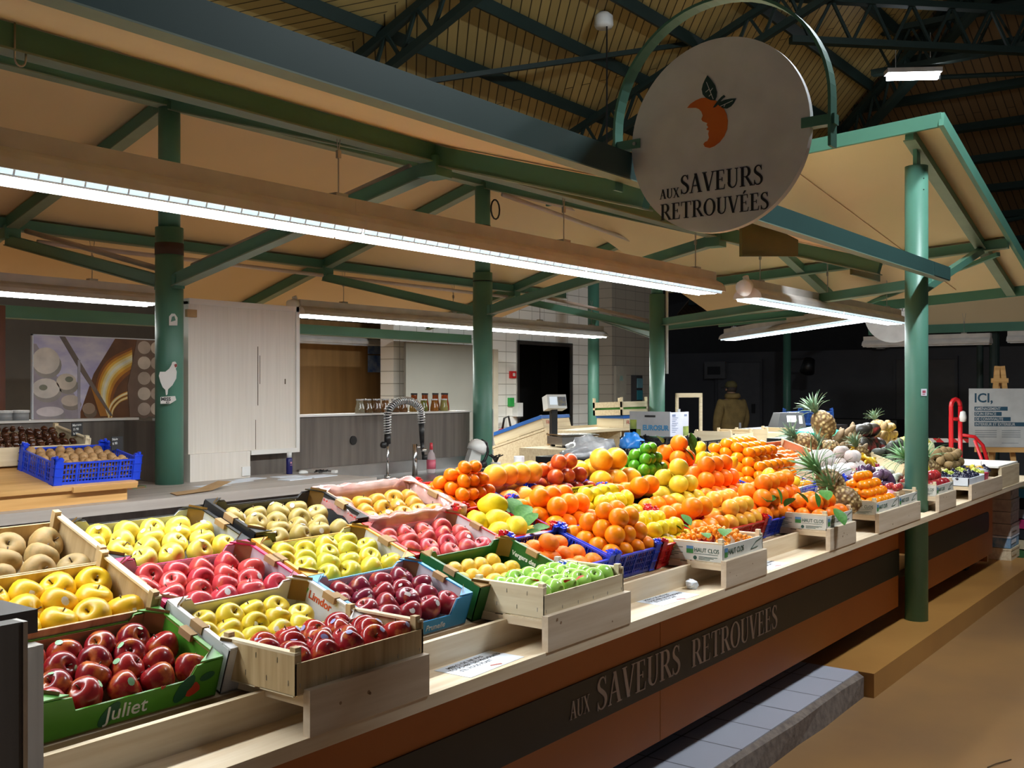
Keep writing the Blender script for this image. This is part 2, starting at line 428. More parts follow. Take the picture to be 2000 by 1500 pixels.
# back of the hall
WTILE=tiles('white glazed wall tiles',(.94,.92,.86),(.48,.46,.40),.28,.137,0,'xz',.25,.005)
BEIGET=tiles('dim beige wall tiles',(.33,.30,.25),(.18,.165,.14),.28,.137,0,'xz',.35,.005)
WOODW=wood('plywood inner wall',(.22,.12,.04),(.16,.085,.026),2,.6,14)
DARKW=mat('dark cold store wall',(.055,.055,.062),.6,0,(.045,.045,.052),2)
mb=MB().box((8.3,7.9,0),(10.62,8.1,3.4)).box((11.81,7.9,0),(12.5,8.1,3.4)).box((10.62,7.9,2.16),(11.81,8.1,3.4)); struct('wall_back',mb,WTILE)
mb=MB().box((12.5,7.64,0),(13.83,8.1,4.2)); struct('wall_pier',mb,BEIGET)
mb=MB().box((10.57,7.88,0),(10.62,8.1,2.16)).box((11.81,7.88,0),(11.86,8.1,2.16)).box((10.57,7.88,2.16),(11.86,8.1,2.21)); struct('door_1',mb,STEELM)
mb=MB().box((10.2,9.3,0),(13.2,9.4,2.8)).box((10.3,8.1,0),(10.35,9.3,2.8)).box((13.1,8.1,0),(13.15,9.3,2.8)).box((10.3,8.1,2.6),(13.15,9.4,2.65)); struct('wall_store',mb,mat('store dark',(.02,.019,.018),.8))
mb=MB().box((6.6,8.6,0),(9.15,8.7,2.35)); struct('wall_inner',mb,WOODW)
mb=MB().box((9.06,8.5,1.0),(9.2,8.72,2.4)); struct('trim_%d'%k,mb,WHITE); k+=1
mb=MB().box((-6,9,0),(9.2,9.1,4.4)); struct('wall_left',mb,mat('dim plaster',(.045,.034,.022),.8))
mb=MB().box((19,-6,0),(19.15,13,2.3)); struct('wall_right',mb,DARKW)
mb=MB().box((21,-6,0),(21.1,13,4.2)); struct('wall_far',mb,mat('far dark wall',(.03,.028,.028),.8))
def panel_door(n,y0,y1,c,zt=2.1,z0=.3):
    t=obj('door_%d'%n,MB().box((18.94,y0,z0),(19,y1,zt)),mat('dark door %d'%n,c,.5)); t['kind']='structure'
    obj('door_frame',MB().box((18.92,y0-.05,z0),(18.99,y0,zt+.05)).box((18.92,y1,z0),(18.99,y1+.05,zt+.05)).box((18.92,y0,zt),(18.99,y1,zt+.05)),DARKW,t)
    obj('door_handle',MB().box((18.9,y0+.1,1.1),(18.94,y0+.16,1.28)),BLACK,t)
panel_door(2,8.2,9.1,(.08,.08,.088)); panel_door(3,1.0,1.8,(.07,.05,.05)); panel_door(4,4.6,5.6,(.06,.055,.055))

# ================================================================ COLUMNS
def column(x,y,z0,z1,zn,label,r=.07,rn=.055):
    t=thing('steel_column',label,'column',(x,y,z0),'green steel columns of the stall')
    obj('shaft',MB().cyl((0,0,0),(0,0,(zn or z1)-z0),r,n=28),GREEN,t,True)
    if zn: obj('neck',MB().cyl((0,0,zn-z0),(0,0,z1-z0),rn,n=20),GREEN,t,True)
    return t
c1=column(3.152,4.58,1.105,3.06,2.42,'thick dark green steel column beside the white board, rooster cut-out on it')
obj('rust_band',MB().cyl((0,0,1.175),(0,0,1.235),.0715,n=28),mat('rust stain',(.07,.035,.02),.8),c1,True,'rusty worn ring')
obj('strut_collar',MB().box((-.03,-.088,1.0),(.03,.088,1.07)),GREEN,c1)
c2=column(5.73,4.58,.126,3.06,2.42,'green steel column with chipped paint left of the fire alarm wall')
obj('strut_collar',MB().box((-.03,-.088,1.99),(.03,.088,2.06)),GREEN,c2)
obj('chipped_paint',MB().box((.035,-.065,1.06),(.045,-.0605,1.32)).box((.03,-.066,.96),(.041,-.0625,1.03)),mat('bare primer',(.45,.45,.43),.7),c2,label='bare grey patches')
obj('cable_loop',MB().tube([(.06+.05*math.sin(t*.5)+.01,-.06,2.75+.07*math.cos(t*.5)) for t in range(14)],.006),BLACK,c2,True)
obj('cable_tie',MB().cyl((0,0,2.62),(0,0,2.63),.059,n=20).cyl((0,0,2.23),(0,0,2.236),.073,n=24),BLACK,c2)
c3=column(8.28,4.58,.126,2.63,2.45,'green steel column rising behind the grey printed carton')
obj('cable_conduit',MB().cyl((.03,-.085,1.6),(.03,-.085,2.45),.014,n=8),WPLAST,c3,True)
column(10.8,6.87,.126,2.95,None,'far green steel column in front of the tiled pier')
c5=column(6.755,1.871,.126,3.005,None,'bright green steel column at the aisle, standing through the counter edge')
obj('bracket',MB().box((-.035,-.012,2.879),(.035,.012,3.06)).add([(.035,-.01,2.879),(.06,-.01,2.879),(.035,-.01,3.04),(.035,.01,2.879),(.06,.01,2.879),(.035,.01,3.04)],[(0,1,2),(5,4,3),(0,3,4,1),(1,4,5,2),(2,5,3,0)]),GREEN,c5)
mbb=MB()
for z in (2.79,2.72): mbb.cyl((-.042,-.054,z),(-.044,-.0575,z),.004,n=8)
obj('rivet',mbb,BLACK,c5)
# small things stuck to the columns
Ms=basis((6.755-.0425,1.871-.0565,1.57),(.8,-.6,0),(0,0,1))
t=single('sticker','small white square sticker on the bright green aisle column','sticker',MB().box((-.021,-.022,0),(.021,.022,.0015)),PAPER,M=Ms)
obj('printed_mark',MB().box((-.012,-.004,.0015),(.012,.012,.002)).box((-.012,-.014,.0015),(.008,-.009,.002)),mat('red pen',(.5,.1,.15),.5),t)
# rooster cut-out
pts=[(322,703),(327,702),(330,706),(331,710),(328,716),(330,722),(329,735),(322,748),(314,756),(313,766),(310,768),(309,757),(304,752),(300,742),(297,730),(299,722),(309,722),(316,716),(320,709)]
Mr=basis((3.152-.066,4.58-.0855,1.62),(.8,-.6,0),(0,0,1))
t=thing('rooster_cutout','white cut-out rooster stuck on the thick dark green column','sign',M=Mr)
sc=5.2/2004
obj('rooster_body',MB().prism([((p[0]-314)*sc,(745-p[1])*sc) for p in pts],.003),WHITE,t)
obj('comb',MB().prism([((p[0]-314)*sc,(745-p[1])*sc) for p in [(325,708),(330,706),(331,711),(327,714)]],.004),mat('comb red',(.25,.03,.02),.5),t)
obj('plaque',MB().prism([((p[0]-314)*sc,(745-p[1])*sc) for p in [(300,771),(327,769),(329,777),(318,784),(300,784)]],.003),WHITE,t)
text('MISS',.024,INK,t,TR(-.034,-.086,.0032),.0004,.0008)
text('ICI',.013,INK,t,TR(-.01,-.099,.0032),.0004,.0005)
t=single('sticker','white and green shield sticker high on the thick dark green column','sticker',MB().prism([(-.02,-.03),(.02,-.03),(.021,.01),(.008,.03),(-.008,.03),(-.02,.015)],.002),WHITE,M=basis((3.152-.03,4.58-.0765,1.945),(.8,-.6,0),(0,0,1)))
obj('printed_leaf',MB().prism([(-.012,-.012),(.012,-.004),(.006,.018),(-.006,.014)],.003),GREEN,t)

# ================================================================ CANOPY
def rz(y): return 3.12-.29*abs(y-4.58)
can=thing('stall_canopy','green steel canopy with beige lining over the fruit stall','canopy',(0,0,0))
def sheet(p,th=.015,up=True):
    mb=MB(); n=len(p); o=Vector((0,0,th)); p=[Vector(q) for q in p]
    mb.add(p+[q+o for q in p],[tuple(range(n)),tuple(range(2*n-1,n-1,-1))]+[(i,n+i,n+(i+1)%n,(i+1)%n) for i in range(n)]); return mb
X0,XF,XB=-3.0,6.62,9.2
obj('lining_panel',sheet([(X0,1.74,rz(1.74)),(XF,1.74,rz(1.74)),(XF,4.58,3.12),(X0,4.58,3.12)]),SOFFIT,can)
obj('lining_panel',sheet([(X0,4.58,3.12),(XB,4.58,3.12),(XB,7.42,rz(7.42)),(X0,7.42,rz(7.42))]),SOFFIT,can)
def ibeam(a,b,wd,h):
    mb=MB(); mb.bar(a,b,wd,h); mb.mi=1
    d=Vector((0,0,-h/2-.003)); mb.bar(Vector(a)+d,Vector(b)+d,wd*1.5,.006); return mb
obj('front_beam',MB().bar((X0,1.75,2.332),(6.97,1.75,2.332),.05,.088),BEAMT,can)
obj('beam_lip',MB().bar((X0,1.748,2.286),(6.97,1.748,2.286),.052,.004),FLANGE,can)
obj('beam_splice',MB().bar((6.60,1.722,2.332),(6.97,1.722,2.332),.006,.082),BEAMT,can)
obj('ridge_beam',ibeam((X0,4.58,3.075),(XB,4.58,3.075),.05,.07),[GREEN,FLANGE],can)
obj('purlin',ibeam((X0,2.77,rz(2.77)-.045),(6.6,2.77,rz(2.77)-.045),.045,.07),[GREEN,FLANGE],can)
obj('purlin',ibeam((X0,6.22,rz(6.22)-.045),(XB,6.22,rz(6.22)-.045),.045,.065),[GREEN,FLANGE],can)
obj('back_beam',ibeam((X0,7.38,2.15),(9.0,7.38,2.15),.05,.09),[GREEN,FLANGE],can)
for x in (.58,3.152,5.73,8.28):
    if x<6.6: obj('rafter',ibeam((x,1.78,rz(1.78)-.045),(x,4.55,3.06),.05,.075),[GREEN,FLANGE],can)
    obj('rafter',ibeam((x,4.61,3.06),(x,7.38,rz(7.38)-.045),.05,.075),[GREEN,FLANGE],can)
    if x<6.6: obj('strut',ibeam((x,4.52,2.15),(x,2.77,2.50),.045,.06),[GREEN,FLANGE],can)
    obj('strut',ibeam((x,4.64,2.15),(x,6.22,2.50),.045,.06),[GREEN,FLANGE],can)
    for y in ((2.77,6.22) if x<6.6 else (6.22,)):
        obj('node_plate',MB().box((x-.05,y-.05,rz(y)-.14),(x+.05,y+.05,rz(y)-.06)),GREEN,can)
# diagonal half-bay braces seen behind the lamps
for a,b in (((6.97,1.85,2.29),(8.28,4.5,2.2)),((8.28,4.58,2.15),(9.9,3.0,2.4)),((8.28,4.58,2.08),(10.8,6.87,2.5)),((5.73,4.58,2.12),(8.28,6.22,2.5))):
    obj('brace',ibeam(a,b,.05,.06),[GREEN,FLANGE],can)
# raised end panel falling away to the right
def pz(x,y): return 3.24-.254*(x-6.57)-.06*(y-1.68)
obj('lining_panel',sheet([(6.57,1.68,pz(6.57,1.68)),(9.6,1.68,pz(9.6,1.68)),(9.6,4.6,pz(9.6,4.6)),(6.57,4.6,pz(6.57,4.6))],.02),SOFFIT,can)
def edge(a,b,h=.085,wd=.03): 
    a=Vector(a);b=Vector(b); return MB().bar(a,b,wd,h)
obj('fascia',edge((6.555,1.665,pz(6.57,1.68)-.01),(6.555,4.6,pz(6.57,4.6)-.01)),GREEN,can)
obj('fascia',edge((6.54,1.665,pz(6.57,1.68)-.01),(9.62,1.665,pz(9.6,1.68)-.01)),GREEN,can)
obj('fascia',edge((9.6,1.665,pz(9.6,1.68)-.03),(9.6,4.6,pz(9.6,4.6)-.03),.1),GREEN,can)
obj('rafter',ibeam((6.6,1.871,pz(6.6,1.87)-.04),(9.58,1.871,pz(9.58,1.87)-.04),.05,.07),[GREEN,FLANGE],can)
obj('rafter',ibeam((6.6,3.3,pz(6.6,3.3)-.04),(9.58,3.3,pz(9.58,3.3)-.04),.05,.07),[GREEN,FLANGE],can)
obj('purlin',ibeam((8.5,1.68,pz(8.5,1.68)-.05),(8.5,4.58,pz(8.5,4.58)-.05),.05,.07),[GREEN,FLANGE],can)
obj('brace',MB().bar((6.82,1.86,2.22),(8.5,1.871,2.66),.045,.05),GREEN,can)
obj('brace',MB().bar((8.5,1.75,2.62),(9.6,3.1,2.38),.03,.03),GREEN,can)
obj('seam',MB().bar((6.6,2.75,pz(6.6,2.75)-.005),(9.5,2.3,pz(9.5,2.3)-.005),.008,.006),mat('pale seam',(.75,.55,.35),.6),can)
# boxed plates hung under the front beam at the right
obj('junction_plate',MB().add([(4.42,2.0,2.205),(5.1,2.0,2.275),(5.1,2.0,2.36),(4.42,2.0,2.41),(4.42,2.015,2.205),(5.1,2.015,2.275),(5.1,2.015,2.36),(4.42,2.015,2.41)],[(0,1,2,3),(7,6,5,4),(0,4,5,1),(1,5,6,2),(2,6,7,3),(3,7,4,0)]),mat('olive green plate',(.10,.115,.035),.5),can)
obj('junction_plate',MB().box((5.93,2.0,2.255),(6.44,2.015,2.36)),mat('olive green plate',(.10,.115,.035),.5),can)
# electric conduits
PIPE=mat('pinkish white conduit',(.55,.46,.42),.45)
for a,b in (((3.20,4.45,2.22),(3.20,2.95,2.53)),((3.20,4.72,2.22),(3.20,6.1,2.55)),((3.3,6.16,2.5),(5.65,6.16,2.5)),
            ((5.86,4.52,3.02),(8.1,4.52,3.02)),((5.86,4.5,2.99),(8.1,4.4,2.8)),((5.78,6.16,2.5),(8.1,6.16,2.5)),((8.33,4.7,2.22),(8.33,6.1,2.55)),((8.34,4.5,2.2),(9.9,3.0,2.46))):
    obj('conduit',MB().cyl(a,b,.016,n=10),PIPE,can,True)
mbk=MB().tube([(1.405,2.74,2.60),(1.405,2.74,2.49)]+[(1.42-.015*math.cos(t*PI/8),2.74,2.49-.018*math.sin(t*PI/8)) for t in range(9)]+[(1.436,2.74,2.515)],.0028)
obj('meat_hook',mbk,STEELM,can,True)

# ================================================================ LAMPS
GLOW=emis('fluorescent light',(.93,.985,1),LAMP)
GLOWS=emis('louver glow',(.62,.86,1),.62)
GLOWB=emis('back fluorescent light',(.95,.99,.95),LAMP*1.7)
GLOWBS=emis('back lens glow',(.95,.99,.9),7.0)
LOUV=mat('white louver',(.85,.9,.95),.4)
PROF=[(-.1,0),(-.092,.03),(-.075,.05),(-.045,.066),(-.036,.07),(-.036,.12),(.036,.12),(.036,.07),(.045,.066),(.075,.05),(.092,.03),(.1,0),(.094,0),(.086,.028),(.07,.045),(.04,.058),(-.04,.058),(-.07,.045),(-.086,.028),(-.094,0)]
def fixture(label,p,ang,length,on=True,seg=1.5,wires=(),cell=.066,hang=.35,caps=False,glow=None):
    M=TR(*p)@RZ(ang)
    t=thing('fluorescent_fixture',label,'lamp',M=M,group='hanging fluorescent fixtures of the stall')
    A=basis((0,0,0),(0,1,0),(0,0,1))     # profile plane to local y,z, extruded along local x
    n=max(1,round(length/seg)); sl=length/n
    for i in range(n):
        obj('housing',MB().prism(PROF,sl-.001,TR(i*sl+.0005,0,0)@A),GREYP,t)
        mb=MB(); x0=i*sl+.006; x1=(i+1)*sl-.006
        mb.add([(x0,-.070,-.010),(x1,-.070,-.010),(x1,.070,-.010),(x0,.070,-.010)],[(0,3,2,1)])
        mb.mi=1
        for sy in (-1,1):
            q=[(x0,sy*.072,-.012),(x1,sy*.072,-.012),(x1,sy*.084,.02),(x0,sy*.084,.02)]
            mb.add(q,[(0,1,2,3) if sy<0 else (3,2,1,0)])
        df=obj('diffuser',mb,(glow or [GLOW,GLOWS]) if on else [LOUV,LOUV],t)
        mb=MB(); m=max(2,int(sl/cell))
        for j in range(m+1):
            x=x0+(x1-x0)*j/m
            for sy in (-1,1): mb.add([(x-.003,sy*.073,-.013),(x+.003,sy*.073,-.013),(x+.003,sy*.086,.02),(x-.003,sy*.086,.02)],[(0,1,2,3) if sy<0 else (3,2,1,0)])
        mb.box((x0,-.077,-.016),(x1,-.071,-.011)); mb.box((x0,.071,-.016),(x1,.077,-.011))
        obj('louver',mb,LOUV,df)
    for x in (0.0,length):
        obj('end_cap',MB().prism(PROF[:12],.006,TR(x-.003,0,0)@A),GREYP,t)
    if caps:
        obj('cable_cap',MB().cyl((-.01,0,.085),(-.06,0,.06),.045,.055,14).cyl((0,0,.09),(-.03,0,.14),.02,.02,10),WPLAST,t,True)
    for x in wires:
        mb=MB().cyl((x,0,.12),(x,0,.12+hang*.55),.003,n=6).cyl((x,0,.12+hang*.55),(x-.02,0,.12+hang),.002,n=6).cyl((x,0,.12+hang*.55),(x+.02,0,.12+hang),.002,n=6).box((x-.008,-.006,.12+hang*.5),(x+.008,.006,.12+hang*.6)).box((x-.03,-.02,.118),(x+.03,.02,.135))
        obj('suspension_wire',mb,STEELM,t)
    return t
fixture('longest lit grey fluorescent fixture with louver, above the front fruit boxes',(-.33,2.77,2.175),0,6.0,wires=(.4,1.5,2.95,4.42,5.8),hang=.29)
fixture('lit grey fluorescent fixture with round cable cap, left of the aisle column',(6.2,2.77,2.175),0,3.2,seg=1.6,wires=(.2,1.45,2.9),hang=.3,caps=True)
fixture('lit fluorescent fixture turned diagonally behind the aisle column lamp',(8.45,2.77,2.16),math.radians(43),3.55,seg=1.77,wires=(1.6,3.3),hang=.2)
fixture('lit fluorescent fixture at far left above the cheese poster',(1.2,6.22,2.175),0,2.96,wires=(.4,2.5),hang=.28,glow=[GLOWB,GLOWBS])
t=fixture('lit fluorescent fixture at the back, ending over the tiled wall doorway',(5.44,6.22,2.175),0,4.5,wires=(.5,1.9,3.3,4.3),hang=.28,caps=True,glow=[GLOWB,GLOWBS])
fixture('unlit white fluorescent fixture on the plywood back room wall',(6.6,8.51,2.1),0,2.1,on=False,seg=2.1)
fixture('unlit fluorescent fixture under the neighbouring brown canopy',(13.2,4.3,2.13),-PI/2,1.5,on=False,wires=(.3,1.2),hang=.25)
fixture('unlit fluorescent fixture at the right edge of the photo',(12.9,2.55,2.13),-PI/2,1.5,on=False,wires=(.3,),hang=.25)
def batten(label,p,ang,length,cat='lamp',s=HALL,hw=.09):
    t=thing('hall_batten',label,cat,M=TR(*p)@RZ(ang),group='bright battens hung in the market hall')
    obj('diffuser',MB().box((0,-.05,-.07),(length,.05,-.005)),emis('hall batten light %g'%s,(.88,.95,1),s),t)
    obj('housing',MB().box((-.02,-hw,-.005),(length+.02,hw,.05)),GREYP,t)
    obj('suspension_rod',MB().cyl((.1,0,.05),(.1,0,.5),.006,n=6).cyl((length-.1,0,.05),(length-.1,0,.5),.006,n=6),STEELM,t)
    return t
batten('small glaring white batten lamp high in the dark roof at upper right',(13.0,3.95,5.5),-1.0,.62,s=18)
batten('unseen batten lamp added to light the roof boards, outside the picture at left',(2.2,7.3,3.3),0,1.5,s=24,hw=.02)  # added out of view, slim housing so it shines up on the roof boards
batten('batten lamp over the aisle, outside the picture above',(4.9,.30,5.2),0,1.2)
# hall pendant lamp with its cord
t=thing('pendant_bell','small white bell lamp hanging under the plank roof','lamp',(9.0,5.6,5.3))
obj('shade',MB().lathe([(0,.0),(.085,0),(.1,.03),(.095,.12),(.05,.16),(0,.17)],18),WPLAST,t,True)
obj('cord',MB().cyl((-.02,-.05,0),(-.02,-.05,-2.2),.009,n=6),BLACK,t)

# ================================================================ ROUND SIGN ON ITS ARCH
DISCW=mat('matt white sign',(.80,.79,.79),.55)
Md=basis((2.95,1.417,2.386),(0,-1,0),(0,0,1))          # local z looks back along -X, towards the aisle walkers
sg=thing('shop_sign','round white shop sign with orange fruit emblem hung in a green arch','sign',M=Md)
dk=obj('disc',MB().cyl((0,0,-.012),(0,0,.012),.302,n=72),DISCW,sg)
mb=MB(); R=.363; pts=[]
arc=[(R*math.cos(PI*i/32),.06+R*math.sin(PI*i/32)) for i in range(33)]
path=[(R,-.085)]+arc+[(-R,-.13)]
for a,b in zip(path,path[1:]): mb.bar((a[0],a[1],0),(b[0],b[1],0),.05,.009,(-(b[1]-a[1]),b[0]-a[0],0))
obj('arch_band',mb,GREEN,sg)
obj('side_bracket',MB().box((-.375,.0,-.02),(-.27,.03,.016)),GREEN,sg)
obj('side_bracket',MB().box((.275,-.02,-.02),(.375,.01,.016)),GREEN,sg)
obj('bolt',MB().cyl((-.353,-.06,.02),(-.33,-.05,.03),.005,n=8).cyl((-.353,-.095,.02),(-.33,-.085,.03),.005,n=8).cyl((-.29,.015,.014),(-.29,.015,.02),.006,n=8),STEELM,sg)
def dpt(px,py):      # emblem outline, read in the plane of the disc
    return ((px-512)*.59/855,-(py-657)*.605/950-(px-512)*.000108)
EMO=mat('orange emblem',(.72,.17,.02),.5,0,(.60,.11,.012),5); EMG=mat('deep green emblem',(.012,.045,.042),.5)
out=[(368,521),(385,501),(412,484),(440,473),(470,471),(498,478),(525,494),(548,520),(564,552),(570,585),(567,625),(553,660),(530,690),(504,710),(480,719),(458,714),(450,701),(458,690),(470,685),(478,668),(474,650),(478,634),(464,628),(474,617),(466,606),(470,597),(446,588),(440,578),(447,560),(440,540),(428,528),(412,521)]
obj('emblem_fruit',MB().prism([dpt(*p) for p in out],.002,TR(0,0,.012)),EMO,dk)
for lf in ([(470,362),(490,385),(508,412),(517,445),(515,468),(508,486),(486,484),(462,472),(447,455),(442,430),(448,405),(457,385)],
           [(521,506),(535,492),(558,483),(584,478),(610,477),(600,498),(586,515),(566,526),(545,524)],
           [(498,521),(508,505),(524,485),(540,468),(552,460),(558,468),(545,478),(530,495),(518,512),(508,520)]):
    obj('emblem_leaf',MB().prism([dpt(*p) for p in lf],.0025,TR(0,0,.012)),EMG,dk)
mb=MB()
for a,b in (((466,395),(500,480)),((480,430),(462,445)),((490,455),(478,466)),((486,440),(498,425)),((535,515),(595,488)),((560,503),(552,518))):
    pa,pb=dpt(*a),dpt(*b); mb.bar((pa[0],pa[1],.0148),(pb[0],pb[1],.0148),.0018,.0006)
obj('leaf_vein',mb,DISCW,dk)
tx=lambda px:(px-512)*.59/855
for wd_,cp_,sx_,x_,y_ in (('AUX',.031,.98,-.198,-.178),('SAVEURS',.060,.93,-.124,-.170),('RETROUVÉES',.052,.95,-.196,-.247)):
    mb,_=serif(wd_,cp_,sx_,.002,x_,y_); obj('lettering',mb,INK,dk,M=TR(0,0,.012))

# ================================================================ DISPLAY COUNTER
cn=thing('fruit_counter','long orange and charcoal fruit counter with pale pine ledge and lettering','counter',(0,0,0))
XA,XE=.94,10.0
obj('worktop',MB().box((XA,1.735,.785),(6.66,2.3,.82)).box((6.66,1.735,.785),(6.85,1.798,.82)).box((6.85,1.735,.785),(XE,2.9,.82)),PINE,cn)
for a,b in ((XA,3.548),(3.552,6.64),(6.86,9.25)):
    obj('front_panel',MB().box((a,1.95,.22),(b,1.97,.785)),ORANGE_P,cn)
mb=MB().box((XA,1.944,.42),(6.64,1.95,.583)); sb=obj('sign_band',mb,BAND_M,cn)
rc=[(6.86,.42)]+[(9.05+.05*math.sin(t*PI/8),.47-.05*math.cos(t*PI/8)) for t in range(5)]+[(9.05+.05*math.cos(t*PI/8),.533+.05*math.sin(t*PI/8)) for t in range(5)]+[(6.86,.583)]
obj('sign_band',MB().prism(rc,.006,basis((0,1.95,0),(1,0,0),(0,0,1))),BAND_M,cn)
for wd_,cp_,sx_,x_,y_ in (('AUX',.062,.86,2.905,.468),('SAVEURS',.116,1.08,3.075,.455),('RETROUVEES',.112,1.06,3.80,.452)):
    mb,_=serif(wd_,cp_,sx_,.003,x_,y_); obj('lettering',mb,mat('taupe lettering',(.52,.42,.36),.5),sb,M=basis((0,1.944,0),(1,0,0),(0,0,1)))
for i,x in enumerate([1.35,1.62,2.05,2.42,2.78,3.03,3.42,3.9,4.3,4.55,5.0,5.35,5.62,5.78,6.2,6.95,7.3,7.45,8.1,8.7,9.15]):
    obj('bracket',MB().box((x,1.90,.735),(x+.025,1.95,.785)).box((x,1.78,.772),(x+.025,1.95,.785)),BLACK,cn)
obj('front_lip',MB().box((XA,1.885,.82),(9.2,1.903,.898)),PINE,cn)
obj('slat',MB().box((XA,1.915,.862),(9.2,1.945,.882)),SLAT,cn)
obj('slat',MB().box((XA,1.955,.860),(9.2,1.985,.880)),SLAT,cn)
TH=math.atan(.34)
def FR(x,y,n=0): return TR(x,y,.89+.34*(y-2.0))@RX(TH)@TR(0,0,n)
obj('display_deck',MB().box((XA,-.02,-.03),(8.58,.93,-.004),FR(0,1.985)),PINE,cn)
obj('back_board',MB().box((XA,2.82,.15),(8.58,2.86,1.165)),PINE,cn)
obj('leg',MB().box((1.3,2.1,.126),(1.36,2.16,.30)).box((1.3,2.1,.30),(9,2.12,.34)),BLACK,cn)
obj('leg',MB().box((3.9,2.1,.126),(4.0,2.2,.34)),BLACK,cn)
obj('leg',MB().box((8.8,2.05,.126),(8.9,2.15,.34)),BLACK,cn)
obj('end_panel',MB().box((9.2,1.98,.15),(9.24,2.86,.785)),ORANGE_P,cn)
# left end boards
POSTG=wood('weathered grey post',(.58,.53,.47),(.42,.38,.33),2,.55,26)
le=thing('end_partition','dark brown and grey wood end boards at the near left end','partition',(0,0,0))
obj('dark_board',MB().box((.50,1.70,.0),(.885,1.735,1.205)),wood('brown black board',(.10,.085,.075),(.07,.06,.05),2,.5,22),le,label='dark brown board')
obj('edge_strip',MB().box((.885,1.698,.0),(.893,1.735,1.205)),STEELM,le)
obj('post',MB().box((.897,1.728,.0),(.925,1.76,1.152)),POSTG,le,label='grey wood post')
obj('post',MB().box((.9255,1.73,.0),(.938,1.76,1.152)),POSTG,le)
obj('cap_block',MB().box((.885,1.80,1.158),(.965,1.93,1.20)),DARKWOOD,le)
obj('side_board',MB().box((.90,1.76,.0),(.934,2.9,1.15)),GREYWOOD,le)

# risers on the ledge carrying the front crates
def riser(x0,x1,label):
    t=thing('riser_stand',label,'stand',(x0,1.74,.82),'pine riser stands along the ledge'); l=x1-x0
    fp=obj('front_plank',MB().box((0,-.008,0),(l,.014,.105)),PINE_G,t)
    for u in (.0,l-.03): obj('side_rail',MB().box((u,.014,.066),(u+.03,.31,.088)),PINE_Y,t)
    obj('shelf_board',MB().box((.0,.014,.088),(l,.16,.092)).box((0,.19,.088),(l,.31,.092)),PINE,t)
    obj('back_foot',MB().box((0.02,.225,0.07),(l-.02,.24,.088)),PINE,t)
    for q in range(3):
        u=.03+random.random()*(l-.06); z=.02+random.random()*.07
        obj('knot',MB().cyl((u,-.008,z),(u,-.0086,z),.002+.003*random.random(),n=10),mat('pine knot',(.33,.20,.11),.6),fp)
    return t
riser(1.552,1.951,'pine riser stand under the crate of striped red apples, first from left')
riser(2.475,2.953,'pine riser stand under the wooden crate of green apples')
riser(3.68,4.073,'pine riser stand under the crate of kumquats')
riser(4.82,5.19,'pine riser stand under the printed crate of leafy oranges')
riser(5.56,6.34,'wide pine riser stand under two printed crates left of the aisle column')
riser(6.748,7.165,'pine riser stand under the pomegranate crate right of the aisle column')
riser(7.585,8.55,'long pine riser stand under the grape trays')
t=thing('end_box','white topped pine box at the far right end of the counter','box',(8.6,1.76,.822))
obj('front_board',MB().box((.0,-.012,0),(.66,.012,.158)),POPLAR,t)
obj('top_panel',MB().box((-.05,.0,.158),(.66,.75,.172)),WHITE,t)
obj('side_board',MB().box((.64,.012,0),(.66,.75,.158)),POPLAR,t)
mug=thing('mug','cream mug standing on the white end box of the counter','cup',(8.95,2.27,.9945))
obj('cup_body',MB().lathe([(0,0),(.038,0),(.04,.005),(.043,.085),(.039,.085),(.036,.01),(0,.01)],24),mat('cream glaze',(.72,.63,.42),.25),mug,True)
obj('handle',MB().tube([(-.041-.025*math.sin(i*PI/8),.005,.02+.05*(i/8)) for i in range(9)],.005,8),MATS['cream glaze'],mug,True)
# paper notices lying on the ledge
def notice(x,y,ang,label,wd=.26,hg=.125):
    t=thing('paper_notice',label,'notice',M=TR(x,y,.8203)@RZ(ang),group='white paper notices on the pine ledge')
    obj('sheet',MB().box((-wd/2,-hg/2,0),(wd/2,hg/2,.0008)),PAPER,t)
    text('MERCI DE NE PAS',.021,INK,t,TR(-.10,.034,.0009),.0002,.0003)
    text('TOUCHER LES PRODUITS',.0205,INK,t,TR(-.115,.012,.0009),.0002,.0003)
    text("S'IL VOUS PLAIT",.0205,INK,t,TR(-.095,-.01,.0009),.0002,.0003)
    obj('red_mark',MB().prism([(.0,-.034),(.02,-.04),(.035,-.048),(.03,-.055),(.015,-.047),(-.005,-.04)],.0006,TR(0,0,.0009)),mat('faded red print',(.55,.13,.08),.6),t)
notice(2.26,1.815,.05,'paper notice on the ledge beside the striped apple crate, nearest of three')
notice(3.38,1.822,-.06,'paper notice on the ledge between the green apples and the kumquats',.26,.11)
notice(4.27,1.815,.03,'paper notice on the ledge right of the kumquat riser',.22,.12)
mb=MB().lathe([(0,0),(.02,.0),(.026,.012),(.02,.026),(.008,.034),(0,.036)],9,None,lambda v:v+Vector((noise.noise(v*70)*.012,noise.noise(v*60+Vector((5,0,0)))*.012,abs(noise.noise(v*50))*.006)))
single('crumpled_paper','crumpled scrap of white paper on the ledge by the kumquat riser','paper',mb,PAPER,M=TR(3.60,1.84,.8205))

